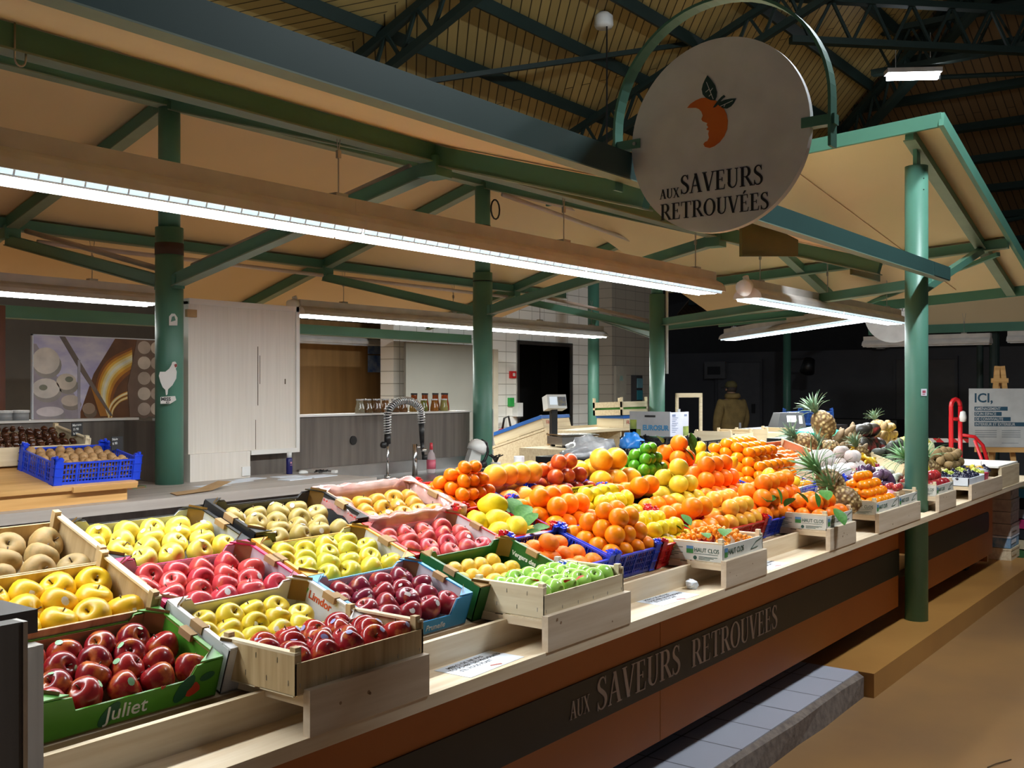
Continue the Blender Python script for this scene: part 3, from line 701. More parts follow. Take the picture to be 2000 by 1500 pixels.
# ================================================================ SERVICE COUNTER BEHIND
sv=thing('service_counter','grey wood service counter with pale worktop behind the fruit display','counter',(0,0,0))
obj('worktop',MB().box((-1,4.0,1.06),(4.07,4.66,1.105)).box((-1,4.66,1.06),(3.2,5.0,1.105)),GREYTOP,sv)
obj('body',MB().box((-1,4.1,.0),(4.0,4.6,1.06)),GREYWOOD,sv)
obj('splash_panel',MB().box((3.2,4.66,.2),(5.68,4.70,1.425)).box((-1,5.0,.2),(3.2,5.04,1.425)).box((3.16,4.70,.2),(3.2,5.0,1.425)),GREYWOOD,sv)
obj('top_strip',MB().box((3.2,4.645,1.425),(5.68,4.80,1.437)).box((-1,4.985,1.425),(3.24,5.14,1.437)),WHITE,sv)
obj('socket',MB().cyl((4.53,4.66,1.27),(4.53,4.652,1.27),.028,n=20),BLACK,sv)
sk=thing('sink_unit','steel sink unit right of the grey service worktop','sink',(0,0,0))
obj('sink_top',MB().box((4.075,4.15,1.0),(5.66,4.655,1.04)),STEELM,sk)
obj('upstand',MB().box((4.075,4.64,1.04),(5.66,4.655,1.115)),STEELM,sk)
obj('cabinet',MB().box((4.1,4.2,.126),(5.6,4.6,1.0)),STEELM,sk)
fa=thing('rinse_faucet','chrome spring rinse faucet in front of the grey partition','faucet',(4.57,4.4,1.04))
obj('riser_pipe',MB().cyl((0,0,0),(0,0,.235),.009,n=10).cyl((0,0,0),(0,0,.02),.02,n=12),CHROME,fa,True)
obj('clamp',MB().cyl((0,0,.215),(0,0,.275),.02,n=12),BLACK,fa,True)
arcp=[(0,0,.275),(0,0,.36)]+[(.155-.155*math.cos(PI*i/14),0,.385+.095*math.sin(PI*i/14)) for i in range(15)]+[(.31,0,.36),(.31,0,.33)]
obj('hose',MB().tube(arcp,.012,8),BLACK,fa,True)
coil=[]
L_=0; seg=[]
for a,b in zip(arcp,arcp[1:]):
    d=(Vector(b)-Vector(a)).length; seg.append((L_,L_+d,Vector(a),Vector(b))); L_+=d
for i in range(36*10):
    s_=L_*i/(36*10)
    for (l0,l1,a,b) in seg:
        if l0<=s_<=l1+1e-9:
            p=a.lerp(b,(s_-l0)/(l1-l0)); d=(b-a).normalized(); n1=Vector((0,1,0)); n2=d.cross(n1)
            th=2*PI*i/10; coil.append(p+n1*math.cos(th)*.021+n2*math.sin(th)*.021); break
obj('spring',MB().tube(coil,.0045,6),mat('spring steel',(.62,.62,.62),.3,.8),fa,True)
obj('spray_handle',MB().cyl((.31,0,.335),(.315,0,.21),.019,.014,12).cyl((.315,0,.21),(.325,0,.13),.014,.009,10),BLACK,fa,True)
obj('tap_post',MB().cyl((.28,.03,0),(.28,.03,.20),.017,n=12),CHROME,fa,True)
obj('hook_arm',MB().cyl((.28,.03,.18),(.33,.0,.18),.008,n=8).cyl((.33,0,.15),(.33,0,.17),.02,n=12),CHROME,fa,True)
obj('knob',MB().cyl((-.045,-.02,.21),(-.045,.0,.21),.02,n=14).cyl((.33,-.01,.10),(.33,-.01,.13),.018,n=12),BLACK,fa,True)
bt=thing('soap_bottle','clear soap bottle of pink liquid beside the rinse faucet','bottle',(5.03,4.45,1.04))
obj('bottle_body',MB().lathe([(0,0),(.027,0),(.03,.01),(.03,.1),(.022,.13),(.011,.145),(.011,.155),(0,.155)],16),mat('clear plastic',(.75,.62,.64),.1,0,None,8,(1,1,1),0,.5,3,'Object',.45),bt,True)
obj('label_wrap',MB().cyl((0,0,.03),(0,0,.09),.0305,n=16),mat('pink label',(.62,.12,.18),.4),bt,True)
obj('cap',MB().cyl((0,0,.155),(0,0,.20),.012,.009,10),mat('red cap',(.62,.05,.07),.4),bt,True)
ju=thing('citrus_press','white and grey lever citrus press at the foot of the chipped column','juicer',M=TR(5.27,4.32,1.04)@RZ(-.5))
obj('press_body',MB().add([(-.05,-.04,0),(.05,-.04,0),(.05,.04,0),(-.05,.04,0),(-.0,-.035,.15),(.07,-.035,.15),(.07,.035,.15),(-.0,.035,.15)],[(0,3,2,1),(4,5,6,7),(0,1,5,4),(1,2,6,5),(2,3,7,6),(3,0,4,7)]),mat('pale grey enamel',(.62,.64,.62),.3),ju)
obj('dome',MB().lathe([(.062,0),(.065,.03),(.055,.06),(.03,.08),(0,.085)],20,TR(.04,0,.135)@RY(.45)),WPLAST,ju,True)
obj('lever',MB().tube([(.08,-.0,.21),(.12,0,.19),(.13,0,.13),(.11,0,.08),(.09,0,.06)],.01,8).cyl((.09,-.03,.05),(.09,.03,.05),.022,n=12),BLACK,ju,True)
cd=thing('aerosol_can','dark blue aerosol can with white cap on the grey worktop','can',(3.93,4.56,1.105))
obj('can_body',MB().lathe([(0,0),(.017,0),(.018,.004),(.018,.085),(.014,.094),(0,.094)],18),mat('navy can',(.012,.012,.12),.3),cd,True)
obj('cap',MB().cyl((0,0,.094),(0,0,.125),.014,n=14),WPLAST,cd,True)
obj('label_print',MB().box((-.008,-.0187,.05),(.006,-.0175,.053)).box((-.008,-.0187,.06),(.004,-.0175,.07)),mat('label red white',(.6,.3,.35),.5),cd)
single('computer_mouse','white computer mouse on the grey worktop beside the blue can','mouse',MB().lathe([(0,0),(.9,0),(1,.25),(.8,.6),(.4,.8),(0,.85)],18,SCL((.034,.022,.022))),WPLAST,smooth=True,M=TR(4.0,4.52,1.105))
single('cable_tangle','tangle of black cable with plug on the grey worktop','cable',MB().tube([(.03*math.sin(t*1.7)+.002*t,.022*math.cos(t*1.3),.008+.006*math.sin(t*2.3)+.006) for t in range(28)],.003,6),BLACK,smooth=True,M=TR(4.04,4.44,1.105))
single('white_charger','small white charger at the end of the black cable','charger',MB().box((-.02,-.012,0),(.02,.012,.016)),WPLAST,M=TR(4.13,4.40,1.105)@RZ(.4))
PL=['on the grey worktop, nearest the wooden pedestal','on the grey worktop, second in the row of sheets','lying below the blue can','at the right of the row by the mouse','under the other sheet below the mouse','at the front right of the grey worktop']
for i,(x,y,a,wd,hg) in enumerate([(3.22,4.32,.1,.17,.10),(3.42,4.40,.2,.19,.10),(3.58,4.47,.15,.16,.09),(3.80,4.42,-.1,.17,.10),(3.92,4.30,.05,.18,.11),(3.72,4.27,.1,.17,.09)]):
    single('paper_sheet','white sheet of paper '+PL[i],'paper',MB().box((-wd/2,-hg/2,0),(wd/2,hg/2,.0006+.0006*i)),PAPER,'loose paper sheets on the grey worktop',M=TR(x,y,1.1052)@RZ(a))
cp=thing('cardboard_sheet','torn brown cardboard sheet lying on the grey worktop','cardboard',M=TR(2.98,4.13,1.106)@RZ(.25))
obj('flap',MB().add([(-.18,-.05,.0),(.05,-.06,.002),(.06,.04,.002),(-.10,.06,.0)],[(0,1,2,3)]).add([(-.18,-.05,.003),(.05,-.06,.005),(.06,.04,.005),(-.10,.06,.003)],[(0,1,2,3)]),CARDB,cp)
obj('flap',MB().add([(.05,-.06,.004),(.24,-.03,.03),(.22,.04,.032),(.06,.04,.004)],[(0,1,2,3)]),CARDB,cp)
# the tall white board and its pedestal
wb=thing('white_cabinet_board','tall white painted board on a pedestal beside the thick column','board',(0,0,0))
obj('board',MB().box((3.28,4.60,1.25),(4.02,4.64,2.055)),CREAMW,wb)
obj('edge_frame',MB().box((3.28,4.59,2.04),(4.03,4.645,2.07)).box((4.01,4.59,1.235),(4.035,4.645,2.07)).box((3.68,4.585,1.225),(4.03,4.645,1.25)),WHITE,wb)
obj('crack',MB().box((3.735,4.598,1.5),(3.738,4.6,1.83)).box((3.75,4.598,1.62),(3.752,4.6,1.78)).box((3.93,4.598,1.62),(3.936,4.6,1.65)).box((3.72,4.598,1.255),(3.722,4.6,1.42)),STEMM,wb)
obj('pedestal',MB().box((3.27,4.57,1.105),(3.66,4.64,1.25)),CREAMW,wb)
obj('socket_plate',MB().box((3.60,4.562,1.115),(3.655,4.57,1.165)),WPLAST,wb)
obj('torn_corner',MB().box((3.26,4.58,1.97),(3.32,4.60,2.01)),CARDB,wb)
# jam jars on the partition
def jar(x,y,h,r,c,lid,label):
    t=thing('jam_jar',label,'jar',(x,y,1.437),'jars on the grey partition')
    obj('glass',MB().lathe([(0,0),(r*.95,0),(r,.006),(r*.95,h*.35),(r*.72,h*.65),(r*.70,h*.85),(r*.72,h*.9),(0,h*.9)],16),mat('jar '+str(c),c,.12,0,None,20,(1,1,1),0,.6),t,True)
    obj('lid',MB().cyl((0,0,h*.9),(0,0,h),r*.76,n=16),lid,t)
RUST=(.26,.055,.01)
nm=['first','second','third','fourth']
for i,x in enumerate((5.21,5.32,5.43,5.53)): jar(x,4.765,.125,.03 if i<3 else .034,RUST if i<3 else (.36,.06,.01),BLACK,'tall amber jar with black lid on the grey partition, %s from left'%nm[i])
for i,(x,c) in enumerate(((5.13,(.20,.11,.02)),(5.23,(.13,.13,.02)),(5.34,(.30,.11,.015)),(5.44,(.30,.27,.08)))): jar(x,4.695,.085,.030,c,WPLAST,'short %s jar on the grey partition, %s of the front row'%(('brown','olive','amber','pale yellow')[i],nm[i]))
for i,x in enumerate((4.63,4.70,4.78,4.86,4.95,5.03)): jar(x,4.70,.09,.032,((.20,.17,.11),(.12,.07,.03),(.10,.05,.02),(.16,.07,.02),(.10,.05,.02),(.14,.06,.02))[i],STEELM,'short jar with metal lid behind the faucet spring, %s from left'%ORD[i+1])
# cheese cellar poster
po=thing('cheese_poster','wide glossy photo poster of a cheese cellar on the grey partition','poster',M=basis((2.71,5.10,1.437),(1,0,0),(0,0,1)))
PW,PH=.74,.43
pnl=obj('poster_sheet',MB().box((0,0,-.012),(PW,PH,0)),mat('lilac vault print',(.46,.43,.68),.35,0,(.74,.70,.80),7,(1,2,1)),po)
def pp(poly,c,z,name,c2=None,sc_=9):
    obj('print_'+name,MB().prism([(x*PW,y*PH) for x,y in poly],z),mat('print '+name+str(c),c,.35,0,c2 or tuple(v*.7 for v in c),sc_),pnl)
def ell(cx,cy,rx,ry,n=20): return [(cx+rx*math.cos(2*PI*i/n),cy+ry*math.sin(2*PI*i/n)) for i in range(n)]
pp([(.33,0),(1,0),(1,1),(.62,1),(.45,.55)],(.16,.06,.02),.0006,'tunnel',(.09,.03,.012))
def arcp(o,i_,f0,f1): 
    f=lambda k,p,q:[(u[0]+(v[0]-u[0])*k,u[1]+(v[1]-u[1])*k) for u,v in zip(p,q)]
    return f(f0,o,i_)+f(f1,o,i_)[::-1]
def smooth(p,n=4):
    o=[]
    for i in range(len(p)-1):
        p0,p1,p2,p3=p[max(i-1,0)],p[i],p[i+1],p[min(i+2,len(p)-1)]
        for k_ in range(n):
            t=k_/n; o.append(tuple(.5*((2*p1[d])+(p2[d]-p0[d])*t+(2*p0[d]-5*p1[d]+4*p2[d]-p3[d])*t*t+(3*p1[d]-p0[d]-3*p2[d]+p3[d])*t**3) for d in (0,1)))
    return o+[p[-1]]
OA=smooth([(.52,.02),(.465,.30),(.49,.55),(.58,.75),(.76,.90)]); IA=smooth([(.60,.02),(.60,.22),(.635,.38),(.69,.49),(.76,.58)])
for i,(a_,b_,c) in enumerate(((0,1,(.30,.09,.012)),(.10,.85,(.70,.28,.02)),(.2,.72,(.92,.55,.08)),(.3,.6,(1,.85,.42)),(.4,.52,(1,.97,.8)))): pp(arcp(OA,IA,a_,b_),c,.0008+.0002*i,'glow arch')
OB=smooth([(.56,.0),(.565,.12),(.60,.22),(.66,.29),(.72,.33)]); IB=smooth([(.60,.0),(.61,.08),(.635,.14),(.67,.19),(.72,.22)])
for i,(a_,b_,c) in enumerate(((0,.4,(.85,.45,.06)),(.1,.3,(1,.9,.6)),(.55,.9,(.8,.42,.06)),(.65,.8,(1,.85,.5)))): pp(arcp(OB,IB,a_,b_),c,.0019+.0002*i,'light ring')
pp([(.50,.02),(.56,.02),(.50,.3),(.42,.42)],(.5,.2,.03),.0018,'side glow')
pp([(.74,0),(1,0),(1,1),(.80,1),(.72,.4)],(.20,.12,.09),.0022,'rack right')
for i in range(5):
    for j in range(2):
        pp(ell(.862+.11*j,.075+.2*i,.06,.095),(.20,.13,.10),.0023+.0001*(i+j),'rind right')
        pp(ell(.86+.11*j,.1+.2*i,.055,.085),(.74,.64,.56) if (i+j)%2 else (.56,.46,.40),.0024+.0001*(i+j),'wheel right')
pp([(0,0),(.34,0),(.30,.3),(.15,.55),(.02,.9),(0,.9)],(.40,.35,.40),.0024,'rack left',(.30,.26,.30))
for (cx,cy,rx,ry,c) in ((.09,.70,.10,.16,(.82,.74,.66)),(.09,.37,.10,.12,(.80,.73,.66)),(.24,.45,.075,.10,(.75,.66,.56)),(.27,.22,.07,.07,(.66,.56,.48)),(.12,.09,.10,.06,(.78,.70,.72)),(.41,.12,.05,.07,(.40,.28,.2))):
    pp(ell(cx+.012,cy-.05,rx*1.02,ry),tuple(v*.5 for v in c),.0026,'rind left'); pp(ell(cx,cy,rx,ry),c,.0027,'wheel left')
pp(ell(.07,.38,.03,.035),(.25,.25,.18),.003,'stamp'); pp(ell(.26,.48,.03,.035),(.25,.25,.18),.003,'stamp2')
pp([(.19,1),(.23,1),(.60,.02),(.58,.02),(.33,.62)],(.20,.15,.13),.0032,'rail')
pp([(.325,0),(.345,0),(.345,.72),(.325,.72)],(.45,.42,.5),.0034,'post')
obj('frame',MB().box((-.006,-.004,-.014),(0,PH+.006,.003)).box((-.006,PH,-.014),(PW,PH+.006,.003)),PAPER,po)
# brown cupboard and its things at far left
cu=thing('brown_cupboard','reddish brown wooden cupboard left of the cheese poster','cupboard',(1.4,5.6,0))
obj('carcass',MB().box((.0,0,.1),(1.42,.4,2.05)),wood('red brown wood',(.20,.075,.028),(.12,.04,.015),2,.5,18),cu)
obj('open_shelf',MB().box((.0,-.02,1.5),(.55,0,2.0)),BLACK,cu)
obj('shelf_rail',MB().box((.57,-.03,1.42),(.585,0,1.82)).box((.61,-.03,1.42),(.63,0,1.82)).box((.66,-.03,1.42),(.675,0,1.82)),STEELM,cu)
for i in range(3):
    t=thing('glass_jar','low clear glass jar with white lid on the left partition, %s from right'%ORD[3-i],'jar',(2.45+.085*i,5.05,1.437),'glass jars left of the cheese poster')
    obj('jar_body',MB().cyl((0,0,0),(0,0,.038),.039,n=18),mat('glass jar grey',(.34,.35,.36),.15),t,True)
    obj('lid',MB().cyl((0,0,.038),(0,0,.05),.041,n=18),WPLAST,t)

# ================================================================ CONTAINERS
def carton(F,w,d,h,out,inn,label,flap=None,low=.62,backlow=.8,tab=None,group='cardboard fruit boxes on the display'):
    """open tray of corrugated board: full-height ends, lower front and back, folded corner flaps; inner faces in another colour"""
    t=thing('cardboard_box',label,'box',M=F,group=group)
    th=.004
    mb=MB(); mb.box((0,0,0),(w,d,.004)); obj('base',mb,inn,t)
    for nm_,x,s_ in (('end_wall',0,1),('end_wall',w,-1)):
        mb=MB(); mb.box((x,0,0),(x+s_*th,d,h)); mb.mi=1
        mb.box((x+s_*th,.004,.004),(x+s_*(th+.002),d-.004,h*.98))
        mb.mi=0; mb.box((x,d*.12,h),(x+s_*.012,d*.40,h+.004)); mb.box((x,d*.60,h),(x+s_*.012,d*.88,h+.004))
        ew=obj(nm_,mb,[out,inn],t)
        obj('handle_flap',MB().box((x-s_*.003,d*.41,h*.88),(x+s_*.017,d*.59,h+.006)),CARDB,ew)
    for nm_,y,s_,lo in (('front_wall',0,1,low),('back_wall',d,-1,backlow)):
        prof=[(0,0),(w,0),(w,h),(w*.84,h*.96),(w*.81,h*lo),(w*.19,h*lo),(w*.16,h*.96),(0,h)]
        mb=MB(); M1=basis((0,y+(.0 if s_>0 else -.0),0),(1,0,0),(0,0,1))
        mb.prism(prof,-s_*th,M1); mb.mi=1
        mb.prism([(p[0]*.985+w*.0075,max(.004,p[1]*.97)) for p in prof],-s_*.002,M1@TR(0,0,-s_*th))
        obj(nm_,mb,[out,inn],t)
    for sx in (0,1):
        for sy in (0,1):
            x=.001 if sx==0 else w-.001; y=.001 if sy==0 else d-.001
            ax=.062 if sx==0 else -.062; ay=.042 if sy==0 else -.042
            mb=MB().prism([(x,y),(x+ax,y),(x,y+ay)],.004,TR(0,0,h+.0005))
            cfl=obj('corner_flap',mb,flap or out,t)
            if tab: obj('corner_tab',MB().add([(x+ax*.7,y+(.006 if sy==0 else -.006),h*.45),(x,y+ay,h*.45),(x,y+ay,h+.012),(x+ax*.7,y+(.006 if sy==0 else -.006),h+.012)],[(0,1,2,3)]),tab,cfl)
    return t
def woodcrate(F,w,d,h,label,end=POPLAR,post_up=.012,side_h=.8,printed=False,staples=False,group='wooden fruit crates'):
    t=thing('wooden_crate',label,'crate',M=F,group=group)
    obj('base',MB().box((0,.004,0),(w,d*.45,.004)).box((0,d*.52,0),(w,d-.004,.004)),POPLAR,t)
    for x,s_ in ((0,1),(w,-1)):
        e_=obj('end_panel',MB().box((x,0,.003),(x+s_*.006,d,h)),wood('pale poplar crate end',(.80,.69,.48),(.68,.55,.35),1,.6,50) if end is POPLAR else end,t)
        ep=e_ if s_>0 else ep
        obj('top_batten',MB().box((x,.0,h),(x+s_*.018,d,h+.006)),POPLAR_Y,t)
    for y,s_ in ((0,1),(d,-1)):
        obj('side_slat',MB().box((.001,y,.004),(w-.001,y+s_*.005,h*side_h)),end if end is not POPLAR else POPLAR,t)
    for x in (.006,w-.024):
        for y in (.005,d-.023):
            obj('corner_post',MB().prism([(x,y),(x+.018,y),(x+.018,y+.018),(x,y+.018)],h+post_up,TR(0,0,.004)),POPLAR_D if end is POPLAR_D else POPLAR,t)
    if staples:
        for q in range(7):
            y=.02+(d-.04)*q/6; obj('staple',MB().box((-.0008,y,h*(.25+.5*(q%2))),(.0,y+.0015,h*(.25+.5*(q%2))+.012)),STEELM,ep)
        for q in range(6):
            x=.015+(w-.03)*q/5; obj('staple',MB().box((x,-.0008,h*.2),(x+.0015,0,h*.2+.01)),STEELM,t)
    return t
def plastic(F,w,d,h,m,label,open_=True,group='plastic lattice fruit crates',solid=False):
    t=thing('plastic_crate',label,'crate',M=F,group=group)
    obj('base',MB().box((.004,.004,0),(w-.004,d-.004,.004)),m,t)
    def side(L,nm_,M):
        mb=MB(); B=lambda a,b: mb.box(a,b,M)
        B((0,0,0),(L,.006,.012)); B((0,-.002,h*.80),(L,.007,h*.86))
        for q in range(5):
            x=L*q/4; B((x-.004,-.001,0),(x+.004,.006,h*.82))
        nh=4
        for q in range(1,nh): B((0,.0015,h*.8*q/nh-.0022),(L,.0045,h*.8*q/nh+.0022))
        nv=int(L/.0145)
        for q in range(nv): 
            x=L*(q+.5)/nv; B((x-.0022,.001,.01),(x+.0022,.004,h*.81))
        obj(nm_,mb,m,t)
    side(w,'front_lattice',TR(0,0,0)); side(w,'back_lattice',TR(w,d,0)@RZ(PI))
    side(d,'side_lattice',TR(0,d,0)@RZ(-PI/2)); side(d,'side_lattice',TR(w,0,0)@RZ(PI/2))
    for sx in (0,1):
        for sy in (0,1):
            M=TR(w*sx,d*sy,0)@SCL((1 if sx==0 else -1,1 if sy==0 else -1,1))
            mb=MB(); q=.034
            mb.box((-.003,-.003,0),(q,.004,h),M); mb.box((-.003,-.003,0),(.004,q*.9,h),M)
            for zz in (.0,.33,.66,.97): mb.box((-.005,-.005,h*zz),(q+.002,.005,h*zz+.004),M); mb.box((-.005,-.005,h*zz),(.005,q*.9,h*zz+.004),M)
            mb.box((.002,.002,h),(.012,.012,h+.014),M); mb.box((.018,-.002,h),(.030,.006,h+.008),M); mb.box((-.002,.018,h),(.006,.028,h+.008),M)
            mb.box((-.003,-.003,h),(q,.014,h+.003),M); mb.box((-.003,-.003,h),(.014,q,h+.003),M)
            obj('corner_post',mb,m,t)
    return t

# ================================================================ FRUIT MESHES (unit radius)
FM={}
def fmesh(name,mb,m,smooth=True):
    me=mb.mesh(name,m,smooth); FM[name]=me; return me
APF=[(0,-.74),(.10,-.80),(.22,-.87),(.40,-.88),(.62,-.76),(.82,-.50),(.95,-.15),(1,.15),(.98,.42),(.86,.68),(.66,.84),(.45,.90),(.26,.86),(.12,.74),(.04,.62),(0,.58)]
def apm(name,m,lob=.03,tall=1.0,seed=0):
    def dsp(v):
        r=math.hypot(v.x,v.y); a=math.atan2(v.y,v.x)
        k=1+lob*math.cos(5*a)*(.4-.6*v.z)+.025*noise.noise(Vector((v.x*1.3+seed,v.y*1.3,v.z*1.3)))
        return Vector((v.x*k,v.y*k,v.z*tall))
    return fmesh(name,MB().lathe(APF,22,None,dsp),m)
def roundm(name,m,flat=.94,navel=False,n=22,seg=0,nip=0,seed=0,rough=.0):
    pr=[]
    for i in range(15):
        t=-PI/2+PI*i/14; r=math.cos(t); z=math.sin(t)*flat
        if i in (0,14): r=0
        if i==14: z-=.06
        if i==13: z-=.015
        pr.append((r,z))
    def dsp(v):
        a=math.atan2(v.y,v.x); k=1+rough*noise.noise(Vector((v.x*2+seed,v.y*2,v.z*2)))
        if seg: k*=1+.018*abs(math.cos(seg*a/2))*(1-abs(v.z))
        z=v.z
        if nip and abs(z)>.72: z*=1+nip*(abs(z)-.72)/.28*1.0
        return Vector((v.x*k,v.y*k,z))
    return fmesh(name,MB().lathe(pr,n,None,dsp),m)
def ellm(name,m,sx,sy,sz,rough=.06,fr=2.0,n=18,seed=0,rows=12):
    pr=[(max(0,math.cos(-PI/2+PI*i/rows)) if 0<i<rows else 0,math.sin(-PI/2+PI*i/rows)) for i in range(rows+1)]
    def dsp(v):
        k=1+rough*noise.noise(Vector((v.x*fr+seed,v.y*fr,v.z*fr)))
        return Vector((v.x*sx*k,v.y*sy*k,v.z*sz*k))
    return fmesh(name,MB().lathe(pr,n,None,dsp),m)
R_=fruit
apm('apple_darkred',R_('dark red apple',(.20,.008,.018),(.36,.018,.016),(.66,.20,.03),.42,1.0,.24),.03,.95)
apm('apple_striped',R_('striped red apple',(.32,.010,.022),(.46,.03,.02),(.72,.25,.05),.30,1.3,.2),.03,.9,2)
apm('apple_pink',R_('pink red apple',(.54,.04,.065),(.64,.075,.07),(.75,.20,.09),.22,1.2,.28),.03,.92,3)
apm('apple_rose',R_('rose red apple',(.46,.03,.05),(.58,.07,.06),(.75,.26,.07),.32,1.0,.38),.03,.93,4)
apm('apple_plum',R_('plum red apple',(.16,.010,.035),(.32,.02,.03),(.60,.17,.05),.25,1.0,.26),.03,.96,5)
apm('apple_gold',R_('golden apple',(.80,.52,.012),(.74,.42,.01),(.62,.46,.03),.3,1.2,.36),.04,.98,6)
apm('apple_yellow',R_('yellow apple',(.78,.64,.055),(.74,.52,.03),(.60,.56,.07),.35,1.2,.34),.035,.95,7)
apm('apple_butter',R_('butter yellow apple',(.74,.62,.10),(.78,.56,.05),(.66,.58,.08),.3,1.0,.36),.03,.9,8)
apm('apple_russet',R_('grey russet apple',(.34,.23,.085),(.42,.26,.09),(.26,.19,.07),.5,2.2,.6),.03,.88,9)
apm('apple_khaki',R_('khaki apple',(.43,.32,.09),(.40,.28,.065),(.48,.37,.11),.4,1.6,.45),.03,.92,10)
apm('apple_goldrush',R_('green gold apple',(.66,.54,.04),(.58,.54,.045),(.78,.46,.02),.45,1.3,.34),.04,1.02,11)
apm('apple_amber',R_('amber apple',(.50,.27,.025),(.56,.33,.03),(.62,.22,.008),.5,1.6,.4),.03,.88,12)
apm('apple_green',R_('green apple',(.38,.66,.12),(.30,.58,.085),(.48,.70,.20),.3,1.4,.22),.04,.95,13)
ellm('plum_yellow',R_('small yellow fruit',(.80,.52,.05),(.76,.44,.04),(.66,.42,.07),.35,2,.45),1,.92,1.08,.05,2)
roundm('clementine',R_('clementine',(.92,.22,.006),(.84,.15,.004),(.95,.30,.01),.3,1.2,.30,.06,26,.3),.86)
roundm('clementine_big',R_('loose skin clementine',(.92,.24,.02),(.86,.19,.012),None,.3,1.2,.42,.12,20,.2),.78,seg=10,rough=.04)
roundm('orange',R_('orange',(.95,.29,.006),(.92,.22,.005),None,.3,1.2,.36,.06,32,.25),.96)
roundm('orange_deep',R_('deep orange',(.92,.235,.010),(.90,.185,.008),None,.3,1.2,.38,.06,32,.25),.98,seed=3)
roundm('bloodorange',R_('blood orange',(.62,.10,.012),(.36,.028,.02),(.80,.22,.02),.3,1,.3,.05,30,.35),.97)
roundm('grapefruit',R_('pink grapefruit',(.88,.48,.035),(.90,.36,.04),(.86,.30,.05),.35,.8,.36,.05,34,.3),.95)
roundm('pomelo',R_('yellow orange pomelo',(.88,.44,.02),(.86,.36,.012),(.84,.50,.05),.3,.8,.36,.05,34,.3),.93)
roundm('yellowcitrus',R_('green yellow citrus',(.72,.56,.04),(.78,.52,.03),(.62,.50,.05),.35,1,.38,.06,30,.3),.92,rough=.03)
roundm('lime',R_('lime',(.12,.36,.015),(.05,.24,.012),(.26,.46,.03),.25,1.2,.22,.1,30),1.02)
roundm('lemon',R_('lemon',(.88,.70,.04),(.84,.62,.02),None,.3,1,.36,.05,26,.3),1.08,nip=.13)
roundm('lemon_big',R_('rough leafy lemon',(.86,.66,.02),(.80,.60,.015),(.70,.62,.05),.2,1,.42,.14,20,.3),1.12,nip=.16,rough=.08)
roundm('mandarin',R_('mandarin',(.93,.30,.008),(.90,.24,.005),None,.3,1.2,.26,.04,30,.35),.82)
roundm('persimmon',R_('persimmon',(.90,.22,.03),(.86,.17,.02),None,.3,1,.25),.74,seg=4)
ellm('kumquat',R_('kumquat',(.90,.32,.01),(.88,.24,.008),None,.3,1,.3),.8,.8,1.1,.03,2,10,0,8)
def walnutdsp():
    pr=[(math.cos(-PI/2+PI*i/12) if 0<i<12 else 0,math.sin(-PI/2+PI*i/12)) for i in range(13)]
    def dsp(v):
        k=1+.10*noise.noise(v*4.5)-(.06 if abs(v.y)<.16 else 0); return Vector((v.x*k,v.y*.9*k,v.z*1.08*k))
    return MB().lathe(pr,20,None,dsp)
fmesh('walnut',walnutdsp(),R_('walnut shell',(.42,.24,.10),(.34,.18,.07),(.50,.32,.15),.4,3,.6))
def chestm():
    pr=[(0,-.5),(.5,-.48),(.85,-.25),(1,.1),(.9,.4),(.6,.7),(.25,.9),(0,1.0)]
    return MB().lathe(pr,16,None,lambda v:Vector((v.x,v.y*(.75 if v.y>0 else .55),v.z*.85)))
fmesh('chestnut',chestm(),R_('chestnut shell',(.085,.028,.012),(.055,.016,.008),(.12,.05,.02),.3,2,.25))
ellm('kiwi',R_('kiwi skin',(.20,.125,.05),(.25,.16,.06),(.14,.085,.03),.4,4,.85),.85,.85,1.1,.04,3)
ellm('potato',R_('potato skin',(.46,.30,.12),(.38,.24,.10),(.52,.36,.16),.4,3,.7),.8,.72,1.15,.16,1.4)
ellm('yam',R_('yam skin',(.34,.24,.13),(.28,.19,.11),(.40,.30,.18),.4,3,.7),.55,.55,1.5,.14,1.2)
ellm('mango',R_('dark mango',(.025,.022,.018),(.04,.03,.02),(.60,.07,.06),.30,.9,.4),.85,.78,1.2,.06,1.2)
ellm('avocado',R_('avocado skin',(.028,.034,.022),(.045,.05,.035),None,.3,2,.5,.3,18),.72,.72,1.15,.08,1.4)
ellm('eggplant',R_('aubergine skin',(.045,.016,.05),(.16,.09,.15),(.30,.22,.28),.3,1,.25),.7,.7,1.3,.05,1)
ellm('nettedpear',mat('white foam net',(.92,.92,.92),.7,0,(.78,.76,.74),26,(1,1,1),.3),1,1,1.0,.08,2)
roundm('nettedpink',mat('foam net over pink fruit',(.78,.76,.74),.7,0,(.42,.25,.20),24,(1,1,1),.3),.95)
roundm('pomegranate',R_('pomegranate skin',(.28,.012,.022),(.42,.03,.028),(.66,.26,.09),.28,1.2,.3),.95,nip=.15)
ellm('onion',R_('white bulb',(.72,.72,.62),(.60,.62,.50),None,.3,2,.35),1,1,.9,.05,2)
